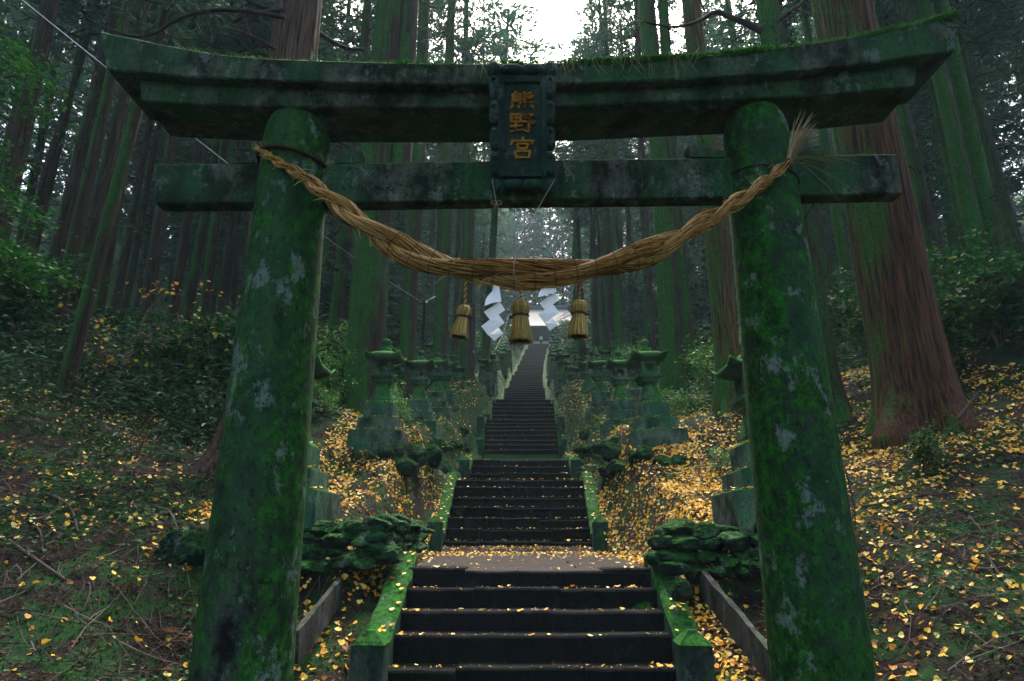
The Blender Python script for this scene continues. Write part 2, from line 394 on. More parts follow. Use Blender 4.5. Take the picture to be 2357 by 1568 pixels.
# landing between the first two flights
def build_landing():
    b = MB(); xs = np.linspace(-1.9, 1.9, 40); ys = np.linspace(f1[-1][0] - .02, 14.1, 60)
    X, Y = np.meshgrid(xs, ys); X = X + XC(Y)
    Z = S(Y) - .015 + .05 * fbm(X * 2, Y * 2, 5) * sm(9.0, 9.6, Y)
    n, m = X.shape; i = np.arange(n * m).reshape(n, m)
    b.v = [np.stack([X, Y, Z], -1).reshape(-1, 3)]; b.n = n * m
    b.f = np.stack([i[:-1, :-1], i[:-1, 1:], i[1:, 1:], i[1:, :-1]], -1).reshape(-1, 4).tolist(); b.m = [0] * len(b.f)
    kind(b.obj('path', M['landing'], smooth=True), 'structure', 'flat earth landing strewn with leaves between the two lowest flights')
build_landing()

# ------------------------------------------------------------------ stairs, curbs, posts
ORD = ['lowest', 'second', 'third', 'fourth', 'fifth', 'sixth', 'seventh', 'eighth', 'ninth', 'tenth', 'eleventh', 'twelfth', 'thirteenth', 'fourteenth', 'fifteenth', 'sixteenth', 'seventeenth', 'eighteenth', 'nineteenth', 'twentieth'] + ['twenty-' + q for q in ('first', 'second', 'third', 'fourth', 'fifth', 'sixth', 'seventh', 'eighth', 'ninth')]
leaf_pts = []        # (pos, normal) of leaves laid on built things
post_proto = None
def build_post():
    t = thing('curb_post', 'x', 'stone post')
    b = MB(); b.box((0, 0, .10), (.31, .31, 1.0), jit=.008); bevel(b.obj('shaft', M['curb'], t), .012)
    b = MB(); b.box((0, 0, .66), (.325, .325, .12), top=.25, jit=.006); b.obj('cap', M['curb'], t)
    return t
n_f = len(flights)
for fi, fl in enumerate(flights):
    Y0, Z0, X0 = fl[0]; t = thing('stone_stairs', f'{ORD[fi]} flight of dark worn stone steps counting up from the gate', 'stairs', (X0, Y0, Z0 - .23), 0, 'flights of stone steps up the hill')
    o = np.array([X0, Y0, Z0 - .23])
    for k, (Y, Z, xc) in enumerate(fl):
        ny = fl[k + 1][0] if k + 1 < len(fl) else Y + .42
        pz = fl[k - 1][1] if k else Z - .235
        near = Y < 24
        w = WID + .06; b = MB(); cuts = [-w / 2] + sorted([-w / 2 + w * (R.uniform(.22, .45)), -w / 2 + w * R.uniform(.55, .8)]) + [w / 2]
        if R.random() < .25: cuts.pop(1)
        for c0, c1 in zip(cuts, cuts[1:]):
            dz = R.uniform(-.028, .022) if near else R.uniform(-.012, .012); dyy = R.uniform(-.025, .025)
            x0, x1 = xc + c0 + .004, xc + c1 - .004
            nn = 9 if near else 2; h0, h1 = pz - .12, Z + dz; y0, y1 = Y + dyy, ny + .08
            gx = np.linspace(x0, x1, nn)
            wob = (rng.uniform(-1, 1, nn) * .008 if near else np.zeros(nn)); wz = (rng.uniform(-1, 1, nn) * .007 if near else np.zeros(nn))
            c = .022 if near else .05
            prof = []
            for q in range(nn):
                fx = gx[q]; sag = -.010 * math.cos((fx - xc) / w * math.pi) if near else 0
                prof.append([(fx, y0 + .01, h0), (fx, y0 + wob[q] + .006, h1 - .1), (fx, y0 + wob[q], h1 - c + wz[q] + sag), (fx, y0 + c * .8 + wob[q], h1 + wz[q] + sag), (fx, y1, h1 + sag)])
            v = np.array(prof).reshape(-1, 3) - o; f = []
            for q in range(nn - 1):
                for r_ in range(4): f.append((q * 5 + r_, (q + 1) * 5 + r_, (q + 1) * 5 + r_ + 1, q * 5 + r_ + 1))
            f += [(0, 1, 2, 3, 4), tuple((nn - 1) * 5 + q for q in (4, 3, 2, 1, 0))]
            b.add(v, f)
        b.obj('step', M['step'], t)
        if Y < 40:
            nl = int(R.uniform(5, 11)) if Y < 24 else 4
            for _ in range(nl):
                e = R.random() < .45
                lx = xc + (R.choice((-1, 1)) * R.uniform(1.15, 1.48) if e else R.uniform(-1.4, 1.4))
                leaf_pts.append(((lx, R.uniform(Y + .03, ny - .05) if R.random() < .6 else Y + .02, Z + .018), (R.uniform(-.3, .3), R.uniform(-.5, .1), 1)))
    # curbs and posts either side
    for sd in (-1, 1):
        side = 'left' if sd < 0 else 'right'
        if len(fl) >= 3:
            pts = [(xc + sd * (WID / 2 + .16 - (.05 if fi == 0 and sd < 0 else 0)), Y, Z) for Y, Z, xc in fl]
            pts = [(pts[0][0], pts[0][1] + .12, pts[0][2])] + pts[1:] + [(pts[-1][0], pts[-1][1] + .35, pts[-1][2] + .05)]
            if fi == 0: pts = pts[2:]; pts[0] = (pts[0][0], pts[0][1] - .35, pts[0][2] - .14)
            pts = np.array(pts); p0, p1 = pts[0], pts[-1]
            nseg = 12 if fi < 5 else 2; b = MB(); v = []
            a = np.linspace(0, 1, nseg + 1); ctr = p0[None] * (1 - a[:, None]) + p1[None] * a[:, None]
            joint = 0
            for q in range(nseg + 1):
                j = (rng.uniform(-.012, .012, 3) if fi < 3 else np.zeros(3)); w2 = .13 + (.02 if fi == 0 else 0)
                x, y, z = ctr[q]
                v += [(x - w2 + j[0], y, z - .5), (x + w2 + j[1], y, z - .5), (x + w2 + j[1], y, z + .12 + j[2]), (x + w2 - .03 + j[1], y, z + .15 + j[2]), (x - w2 + .03 + j[0], y, z + .15 + j[2]), (x - w2 + j[0], y, z + .12 + j[2])]
            f = [(q * 6 + r_, q * 6 + (r_ + 1) % 6, (q + 1) * 6 + (r_ + 1) % 6, (q + 1) * 6 + r_) for q in range(nseg) for r_ in range(6)]
            f += [(5, 4, 3, 2, 1, 0), tuple(nseg * 6 + r_ for r_ in range(6))]
            b.add(np.array(v) - p0, f)
            if fi < 3: b.fuzz((5200, 3000, 900)[fi], .016, 1, .5)
            o2 = b.obj('stone_curb', [M['curb'] if fi < 4 else M['rock'], M['mossblade']], loc=p0)
            tag(o2, f'sloping mossy stone curb along the {side} edge of the {ORD[fi]} flight', 'curb', 'mossy curbs beside the steps')
            for q in range(26 if fi < 3 else 6):
                a_ = R.random(); p = p0 * (1 - a_) + p1 * a_
                leaf_pts.append(((p[0] + R.uniform(-.1, .1), p[1], p[2] + .17), (R.uniform(-.3, .3), -.45, 1)))
        if fi < 9:
            Y, Z, xc = fl[0]
            x = xc + sd * (WID / 2 + .20); y = Y - .10; z = Z - .23
            if fi == 0: x = WX(851 if sd < 0 else 1596, 1510, 6.95); y = 6.95; z = WZ(1452, 6.87) - .72
            if post_proto is None: post_proto = build_post(); p = post_proto; p.location = (x, y, z)
            else: p = dup(post_proto, (x, y, z), R.uniform(-.06, .06))
            p['label'] = f'square stone post with pyramid cap at the foot of the {ORD[fi]} flight, {side} side'
            p['category'] = 'stone post'; p['group'] = 'stone posts at the stair ends'

# ------------------------------------------------------------------ torii gate
TY = 5.1
gate = thing('torii_gate', 'massive mossy stone gate with two round pillars, curved lintel and hanging name plaque', 'gate', (0.15, TY, 0))
def gl(p): return np.asarray(p, float) - np.array([0.15, TY, 0])
PILL = [(-1, 558, 1540, 686, 300), (1, 1890, 1540, 1737, 300)]
ptop = []
for sd, bx, by, tx, ty in PILL:
    xb = WX(bx, by, TY); xt = WX(tx, ty, TY); zb = WZ(by, TY); zt = WZ(ty, TY)
    ztop = WZ(243 if sd < 0 else 236, 4.9) + .02
    n = 64; zs = np.r_[np.linspace(-.35, ztop - .35, 60), ztop - .35 + .35 * np.sin(np.linspace(.1, 1, 14) * math.pi / 2)]
    zs[-1] = ztop; v = []
    th = np.arange(n) / n * 2 * math.pi
    for z in zs:
        a = (z - zb) / (zt - zb); x = xb + (xt - xb) * a
        r = .345 + (.280 - .345) * a
        q = max(0, (z - (ztop - .35)) / .35); r *= (1 - .26 * q ** 3)
        rr = r * (1 + .010 * fbm(np.cos(th) * 2 + 5, np.sin(th) * 2 + z * 1.3, 4 + sd))
        v.append(np.c_[x + rr * np.cos(th), TY + rr * np.sin(th), np.full(n, z)])
    N = len(zs); f = [(i * n + j, i * n + (j + 1) % n, (i + 1) * n + (j + 1) % n, (i + 1) * n + j) for i in range(N - 1) for j in range(n)] + [tuple(range((N - 1) * n, N * n))]
    b = MB(); b.add(gl(np.concatenate(v)), f)
    o = b.obj('pillar', M['torii' if sd < 0 else 'torii_green'], gate, smooth=True)
    o['label'] = 'left pillar speckled with black and pale lichen' if sd < 0 else 'right pillar thickly covered in green moss'

def beam(top, bot, yf, yb, mat, name, n=90, jit=.004, slant=0):
    """top / bot: polylines of pixels read on the front face; extruded back to yb"""
    top = np.array(top, float); bot = np.array(bot, float)
    xa = WX(top[0][0], top[0][1], yf); xe = WX(top[-1][0], top[-1][1], yf)
    xa2 = WX(bot[0][0], bot[0][1], yf); xe2 = WX(bot[-1][0], bot[-1][1], yf)
    tx = np.array([WX(p[0], p[1], yf) for p in top]); tz = np.array([WZ(p[1], yf) for p in top])
    bx = np.array([WX(p[0], p[1], yf) for p in bot]); bz = np.array([WZ(p[1], yf) for p in bot])
    s_ = np.linspace(0, 1, n); X1 = xa + (xe - xa) * s_; X2 = xa2 + (xe2 - xa2) * s_
    def spl(x, px, pz):
        z = np.interp(x, px, pz); k = np.ones(9) / 9
        zp = np.pad(z, 4, mode='edge'); zs = np.convolve(zp, k, 'valid'); e = np.minimum(np.arange(n), n - 1 - np.arange(n))
        w = np.clip(e / 4, 0, 1); return zs * w + z * (1 - w)
    Z1 = spl(X1, tx, tz); Z2 = spl(X2, bx, bz); b = MB(); v = []
    c = .012
    for i in range(n):
        j = rng.uniform(-jit, jit, 6)
        xm = X1[i]; xl = X2[i]
        v += [(xl, yf, Z2[i] + c + j[0]), (xm, yf + j[1], Z1[i] - c * 2 + j[1]), (xm, yf + c * 2, Z1[i] + j[2]), (xm, yb - c, Z1[i] + j[2]), (xm, yb, Z1[i] - c), (xl, yb, Z2[i] + c), (xl, yb - c, Z2[i]), (xl, yf + c, Z2[i] + j[5])]
    f = [(i * 8 + r_, i * 8 + (r_ + 1) % 8, (i + 1) * 8 + (r_ + 1) % 8, (i + 1) * 8 + r_) for i in range(n - 1) for r_ in range(8)]
    f += [tuple(range(8))[::-1], tuple((n - 1) * 8 + r_ for r_ in range(8))]
    b.add(gl(np.array(v)), f); o = b.obj(name, mat, gate)
    return o, (X1, Z1)
KT = [(232, 69), (300, 84), (370, 99), (440, 113), (505, 124), (600, 131), (700, 135), (791, 138), (1000, 143), (1200, 143), (1400, 138), (1565, 129), (1733, 115), (1902, 91), (2010, 73), (2104, 51), (2205, 27)]
KB = [(244, 158), (323, 168), (430, 176), (600, 184), (791, 190), (1000, 193), (1200, 194), (1400, 190), (1565, 182), (1700, 174), (1834, 165), (1950, 150), (2104, 131), (2198, 116)]
KF, KBK = 4.73, 5.47
o, KTOP = beam(KT, KB, KF, KBK, M['beam'], 'top_lintel')
ST = [(323, 163), (791, 184), (1200, 188), (1565, 177), (1834, 160), (2108, 126)]
SB = [(323, 231), (404, 237), (623, 246), (900, 247), (1200, 247), (1400, 240), (1565, 232), (1902, 219), (2106, 197)]
beam(ST, SB, 4.84, 5.38, M['beam'], 'lower_lintel', jit=.002)
NT_ = [(362, 375), (800, 373), (1200, 366), (1600, 361), (2064, 351)]
NB_ = [(357, 468), (800, 466), (1200, 459), (1600, 455), (2077, 445)]
beam(NT_, NB_, 5.02, 5.185, M['beam'], 'tie_beam', jit=.002)
for pts in ([(539, 347), (592, 352), (592, 376), (545, 375)], [(768, 376), (768, 364), (832, 347), (826, 374)], [(1583, 336), (1672, 348), (1672, 362), (1590, 361)], [(1836, 358), (1836, 345), (1900, 333), (1896, 356)]):
    b = MB(); fr = np.array([gl(W(x, y, 5.03)) for x, y in pts]); bk = fr.copy(); bk[:, 1] += .14
    b.add(np.r_[fr, bk], [(0, 1, 2, 3)[::-1], (4, 5, 6, 7)] + [(i, (i + 1) % 4, (i + 1) % 4 + 4, i + 4) for i in range(4)])
    b.obj('wedge', M['beam'], gate)

# moss, grass and hanging roots on the lintel
def moss_top():
    X1, Z1 = KTOP; b = MB()
    # cushions: short blades
    N = 42000; u = rng.random(N) ** .8
    x = X1[0] + (X1[-1] - X1[0]) * rng.random(N)
    dens = np.interp(x, [X1[0], X1[0] + .5, X1[0] + 1.2, -1.0, 0, .3, X1[-1]], [0.0, .04, .25, .5, .8, 1, 1])
    clump = np.clip(vnoise(x * 3.1, x * 0 + .5, 8) * 1.6 - .2, 0, 1)
    keep = rng.random(N) < dens * np.maximum(clump, .25)
    x = x[keep]; N = len(x); z = np.interp(x, X1, Z1)
    y = KF + rng.random(N) ** 1.7 * .60; hang = rng.random(N) < .2
    y[hang] = KF + .005
    z[hang] -= rng.random(hang.sum()) * .05
    dirv = np.c_[rng.normal(0, .5, N), rng.normal(-.35, .4, N) - .8 * hang, rng.uniform(.3, 1, N) * np.where(hang, .3, 1)]
    tv = [(-.22, 0, 0), (.22, 0, 0), (.12, .6, .05), (0, 1, 0), (-.12, .6, .05)]
    amp = .012 + .026 * np.clip(vnoise(x * 2.3, x * 0 + 3, 2), 0, 1) * np.interp(x, [-1, .5], [.5, 1])
    b.scatter(tv, [(0, 1, 2, 3, 4)], np.c_[x, y, z - .004] - np.array([.15, TY, 0]), dirmats(dirv, rng.uniform(-2, 2, N)), amp * rng.uniform(.7, 1.5, N))
    b.obj('moss', M['mossblade'], gate)
    tx = [1115, 1150, 1270, 1300, 1370, 1395, 1420, 1470, 1540, 1640, 1740, 720, 770, 1720, 1840, 1600]
    for px in tx:
        b = MB()
        for q in range(R.randint(2, 5)):
            xx = WX(px + R.uniform(-14, 14), 140, KF); zz = float(np.interp(xx, X1, Z1)); yy = KF + R.uniform(.02, .2); L = R.uniform(.05, .17); an = R.uniform(-.6, .6)
            p = [gl((xx + an * L * a * a, yy - .15 * L * a * a, zz + L * a * (1 - .25 * a * abs(an)))) for a in (0, .35, .7, 1)]
            b.tube(p, [.006, .008, .005, .001], 3)
        b.obj('grass_tuft', M['fresh'], gate)
    for q in range(70):
        if q % 10 == 0: b = MB()
        px = R.choice((R.uniform(1090, 1330), R.uniform(1280, 1620))); xx = WX(px, 150, KF - .02); zz = float(np.interp(xx, X1, Z1)); L = R.uniform(.05, .2); dx = R.uniform(-.08, .08)
        yy = KF - .012 if not 1120 < px < 1285 else 4.50
        b.tube([gl((xx, yy, zz + .01)), gl((xx + dx * .3, yy - .01, zz - L * .4)), gl((xx + dx + R.uniform(-.03, .03), yy - .012, zz - L))], [.0016, .0014, .0008], 3)
        if q % 10 == 9: b.obj('root_fringe', M['tuft'], gate)
moss_top()

# name plaque
def plaque():
    top = W(1201, 143, 4.56); botp = W(1203, 450, 4.96)
    L = np.linalg.norm(top - botp); up = (top - botp) / L; rt = np.array([1., 0, 0]); nf = np.cross(rt, up); 
    if nf[1] > 0: nf = -nf
    ctr = (top + botp) / 2
    def P(u, v, w): return gl(ctr + rt * u + up * v + nf * w)          # w towards the viewer
    root = bpy.data.objects.new('name_plaque', None); C.objects.link(root); root.parent = gate
    def slab(b, u0, u1, v0, v1, w0, w1, j=0):
        c = [P(u, v, w) for w in (w0, w1) for u, v in ((u0, v0), (u1, v0), (u1, v1), (u0, v1))]
        b.add(c, [(3, 2, 1, 0), (4, 5, 6, 7), (0, 1, 5, 4), (1, 2, 6, 5), (2, 3, 7, 6), (3, 0, 4, 7)])
    hw, hl = .275, L / 2
    b = MB(); slab(b, -.19, .19, -hl * .86, hl * .88, -.10, -.012); b.obj('panel', M['plaque'], root)
    b = MB(); v0, v1 = -hl * .72, hl * .80
    slab(b, -.205, -.155, v0, v1, -.09, .012); slab(b, .155, .205, v0, v1, -.09, .012)
    slab(b, -.155, .155, v1 - .055, v1, -.09, .0135); slab(b, -.155, .155, v0, v0 + .03, -.09, .0135)
    bevel(b.obj('frame', M['plaque'], root), .008, 2)
    b = MB()
    def lobe(cu, cv, ru, rv, rw=.05, tilt=0, p=2.6):
        n1, n2 = 14, 22; v = []
        for i in range(n1 + 1):
            la = -math.pi / 2 + math.pi * i / n1
            for j in range(n2):
                lo = 2 * math.pi * j / n2
                sg = lambda q, e: math.copysign(abs(q) ** (2 / e), q)
                u = ru * sg(math.cos(la), 2.2) * sg(math.cos(lo), p); vv = rv * sg(math.cos(la), 2.2) * sg(math.sin(lo), p); w = rw * sg(math.sin(la), 2.2)
                c, s_ = math.cos(tilt), math.sin(tilt)
                v.append(P(cu + u * c - vv * s_, cv + u * s_ + vv * c, w - .02))
        f = [(i * n2 + j, i * n2 + (j + 1) % n2, (i + 1) * n2 + (j + 1) % n2, (i + 1) * n2 + j) for i in range(n1) for j in range(n2)]
        b.add(v, f)
    hh = (v1 - v0 + .02) / 4
    for sd in (-1, 1):
        for k in range(4):
            cv = v0 + hh * (k + .5); lobe(sd * .232, cv, .046, hh * .49, .05)
            lobe(sd * .236, cv + hh * .27, .024, .024, .075, 0, 2); lobe(sd * .225, cv - hh * .25, .030, .034, .062, 0, 2)
        lobe(sd * .235, hl * .90, .060, hl * .115, .055, sd * .45, 2.1); lobe(sd * .222, -hl * .86, .050, hl * .13, .05, -sd * .5, 2.1)
        lobe(sd * .085, hl * .895, .090, hl * .085, .06); lobe(sd * .080, -hl * .84, .084, hl * .095, .07)
        lobe(sd * .13, hl * .87, .024, .022, .085, 0, 2)
    b.obj('scroll_border', M['plaque'], root, smooth=True)
    # lettering, top to bottom
    CH = [
     [[(.30, .99), (.12, .78)], [(.12, .78), (.42, .82)], [(.37, .91), (.47, .77)], [(.17, .71), (.13, .34)], [(.17, .71), (.44, .71)], [(.44, .72), (.44, .33), (.37, .39)], [(.18, .60), (.42, .60)], [(.18, .49), (.42, .49)],
      [(.84, .95), (.62, .86)], [(.57, .99), (.58, .73), (.85, .72), (.90, .79)], [(.83, .66), (.62, .57)], [(.57, .69), (.58, .41), (.87, .40), (.92, .48)],
      [(.16, .25), (.07, .05)], [(.35, .23), (.38, .07)], [(.57, .23), (.63, .07)], [(.80, .25), (.94, .05)]],
     [[(.08, .94), (.09, .57)], [(.08, .94), (.45, .94)], [(.45, .95), (.44, .57)], [(.09, .76), (.43, .76)], [(.08, .58), (.45, .58)], [(.26, .94), (.26, .14)], [(.06, .36), (.47, .39)], [(.01, .08), (.50, .19)],
      [(.55, .93), (.90, .93)], [(.90, .93), (.70, .75)], [(.60, .82), (.80, .68)], [(.51, .58), (.95, .61)], [(.95, .61), (.86, .47)], [(.74, .60), (.74, .05)], [(.74, .05), (.58, .15)]],
     [[(.50, 1.02), (.52, .88)], [(.13, .85), (.07, .66)], [(.13, .84), (.90, .85)], [(.90, .85), (.82, .68)], [(.31, .70), (.34, .48)], [(.31, .70), (.69, .70)], [(.69, .70), (.65, .48)], [(.33, .49), (.66, .49)], [(.52, .48), (.44, .37)],
      [(.22, .35), (.27, .03)], [(.22, .35), (.78, .36)], [(.78, .36), (.73, .03)], [(.26, .06), (.74, .06)]]]
    b = MB(); cw = .225; rows = [(.30, .56), (-.06, .245), (-.44, -.12)]
    for ch, (a0, a1) in zip(CH, rows):
        b0, b1 = a0 * hl, a1 * hl
        for st in ch:
            pts = [np.array([(p[0] - .5) * cw, b0 + (b1 - b0) * p[1]]) for p in st]
            for p, q in zip(pts, pts[1:]):
                dd = q - p; ln = np.linalg.norm(dd); dd /= ln; nn = np.array([-dd[1], dd[0]])
                hor = abs(dd[0]) > abs(dd[1]) * 1.5
                w0, w1 = (.0085, .0075) if hor else (.0125, .010)
                rows_ = []
                for a, ww in ((-.06, .4), (0.0, 1.0), (.12, 1.05), (.5, .82), (.9, 1.0), (1.0, .9), (1.07, .35)):
                    c = p + dd * ln * a; hw2 = (w0 + (w1 - w0) * a) * ww
                    rows_.append((c + nn * hw2, c - nn * hw2))
                v = []
                for l, r_ in rows_: v += [P(l[0], l[1], -.02), P(l[0], l[1], .006), P(r_[0], r_[1], .006), P(r_[0], r_[1], -.02)]
                m = len(rows_)
                f = [(i * 4 + k, i * 4 + k + 1, i * 4 + 5 + k, i * 4 + 4 + k) for i in range(m - 1) for k in range(3)] + [(0, 1, 2, 3), tuple((m - 1) * 4 + k for k in (3, 2, 1, 0))]
                b.add(v, f)
    b.obj('lettering', M['gold'], root)
plaque()

# ------------------------------------------------------------------ straw rope
RP = [(598, 346), (640, 374), (700, 409), (765, 462), (830, 512), (900, 558), (980, 598), (1060, 619), (1180, 631), (1300, 626), (1400, 610), (1480, 585), (1550, 551), (1620, 511), (1700, 462), (1760, 418), (1815, 372)]
RW = [16, 24, 32, 46, 58, 66, 72, 76, 78, 76, 72, 68, 58, 48, 40, 32, 22]
RYs = [4.86, 4.80, 4.74, 4.70, 4.67, 4.65, 4.64, 4.63, 4.63, 4.63, 4.64, 4.65, 4.67, 4.69, 4.72, 4.76, 4.80]
ctrl = np.array([W(x, y, Yv) for (x, y), Yv in zip(RP, RYs)])
wid = np.array([.87 * w / F * ray(y)[1] * Yv for w, (x, y), Yv in zip(RW, RP, RYs)])
NS = 260
def cr(arr, n):
    arr = np.asarray(arr, float); t = np.linspace(0, len(arr) - 1, n); i = np.clip(t.astype(int), 0, len(arr) - 2); f = (t - i)
    a = arr[np.clip(i - 1, 0, None)]; b = arr[i]; c = arr[i + 1]; d = arr[np.clip(i + 2, None, len(arr) - 1)]
    if arr.ndim > 1: f = f[:, None]
    return .5 * (2 * b + (c - a) * f + (2 * a - 5 * b + 4 * c - d) * f * f + (3 * b - a - 3 * c + d) * f ** 3)
RC = cr(ctrl, NS); RWd = cr(wid, NS)
tg = np.gradient(RC, axis=0); tg /= np.linalg.norm(tg, axis=1)[:, None]
fw = np.tile([0, -1., 0], (NS, 1)); fw -= tg * (fw * tg).sum(1)[:, None]; fw /= np.linalg.norm(fw, axis=1)[:, None]
upv = np.cross(tg, fw); upv *= np.sign(upv[:, 2])[:, None]
sarc = np.r_[0, np.cumsum(np.linalg.norm(np.diff(RC, axis=0), axis=1))]
rate = 2.3 / np.maximum(RWd, .03) * np.interp(RWd, [.05, .14, .26], [.62, .50, .16])
phase = np.r_[0, np.cumsum((rate[1:] + rate[:-1]) / 2 * np.diff(sarc))]; phase = -phase + phase[NS // 2] + .55
rope = thing('straw_rope', 'thick twisted straw rope sagging across the gate between its pillars', 'rope', RC[NS // 2])
o = RC[NS // 2]
for k in (0, 1):
    ph = phase + k * math.pi
    off = RWd * .27; rs = RWd * .262
    cen = RC + (np.cos(ph) * off)[:, None] * upv + (np.sin(ph) * off * .8)[:, None] * fw
    b = MB(); b.tube(cen - o, rs * .93, 12, 0)
    ct = np.gradient(cen, axis=0); ct /= np.linalg.norm(ct, axis=1)[:, None]
    e1 = np.cross(ct, [0, 1, 0]); e1 /= np.linalg.norm(e1, axis=1)[:, None]; e2 = np.cross(ct, e1)
    for q in range(1500):
        n = R.randint(12, 34); i0 = R.randint(0, NS - n - 1); n = min(n, NS - i0)
        idx = np.arange(i0, i0 + n, 3 if n > 14 else 2)
        a = R.uniform(0, 2 * math.pi) + 1.0 * (sarc[idx] - sarc[i0]) / np.maximum(rs[idx], .015) * .16 * R.uniform(.4, 1.4)
        rr = rs[idx] * (R.uniform(.93, 1.05) + np.linspace(0, 1, len(idx)) ** 4 * R.choice((0, 0, .04, .10)))
        p = cen[idx] + (np.cos(a) * rr)[:, None] * e1[idx] + (np.sin(a) * rr)[:, None] * e2[idx]
        b.tube(p - o, np.full(len(idx), R.uniform(.0024, .0058)), 3, 1, cap=False)
    for q in range(75):      # stray straws that stick out
        i = R.randint(6, NS - 8); a = R.uniform(0, 6.28); rr = rs[i]
        s0 = cen[i] + (math.cos(a) * e1[i] + math.sin(a) * e2[i]) * rr
        dv = ct[i] * R.choice((-1, 1)) * R.uniform(.3, 1) + (math.cos(a) * e1[i] + math.sin(a) * e2[i]) * R.uniform(.2, .8); dv /= np.linalg.norm(dv); L = R.uniform(.04, .13)
        b.tube(np.array([s0 - dv * .03, s0 + dv * L * .5, s0 + dv * L + np.array([0, 0, -L * .2])]) - o, [.0026, .0022, .0012], 3, 1)
    b.obj('strand', [M['strawcore'], M['straw']], rope)
for px in list(range(905, 1500, 46)):
    i = int(np.argmin(abs(RC[:, 0] - WX(px, 620, 4.64))))
    th = np.linspace(0, 2 * math.pi, 26)
    b = MB(); b.tube((RC[i] + tg[i] * 0) + (np.cos(th) * RWd[i] * .545)[:, None] * upv[i] + (np.sin(th) * RWd[i] * .50)[:, None] * fw[i] - o, .0028, 4); b.obj('tie', M['tie'], rope)
b = MB()
e = RC[-1]
for q in range(75):
    L = R.uniform(.25, .52); dx = R.uniform(.08, .26); bend = R.uniform(-.02, .10); s0 = e + np.array([R.uniform(-.02, .02), R.uniform(-.02, .01), R.uniform(-.03, .01)])
    if q % 5 == 0: dx = R.uniform(.2, .55); L = R.uniform(.1, .3); bend += .25 * R.choice((1, 1, 2))
    p = [s0 + np.array([dx * .5 * a + dx * .55 * a * a, -.06 * a + R.uniform(-.01, .01), L * .95 * a - bend * a * a * .9]) for a in (0, .3, .6, .85, 1)]
    b.tube(np.array(p) - o, [.0028, .0026, .002, .0015, .0008], 3)
b.obj('straw_tuft', M['tuft'], rope)
b = MB(); e = RC[0]
for q in range(34):
    an = R.uniform(-.6, .6); L = R.uniform(.03, .10); dv = -tg[0] * math.cos(an) + upv[0] * math.sin(an) + fw[0] * R.uniform(-.3, .4)
    b.tube(np.array([e + tg[0] * .03, e, e + dv * L]) - o, [.004, .003, .001], 3)
b.obj('rope_end', M['straw'], rope)
# rope ends wound round the pillars
for (bx, by, tx, ty), yy, r_ in ((PILL[0][1:], 352, .03), (PILL[1][1:], 392, .016)):
    z = WZ(yy, 4.85); zb = WZ(by, TY); zt = WZ(ty, TY); a = (z - zb) / (zt - zb)
    x = WX(bx, by, TY) + (WX(tx, ty, TY) - WX(bx, by, TY)) * a; r = .345 - .065 * a + r_ * .7
    th = np.linspace(0, 2 * math.pi, 40)
    b = MB(); b.tube(np.c_[x + r * np.cos(th), TY + r * np.sin(th), z + .02 - .05 * np.cos(th)] - o, r_ * .5, 7); b.obj('binding', M['strawcore'] if r_ > .02 else M['tie'], rope)

def rope_at(px, py=625):
    i = int(np.argmin(abs(RC[:, 0] - WX(px, py, 4.63)))); return RC[i], RWd[i]
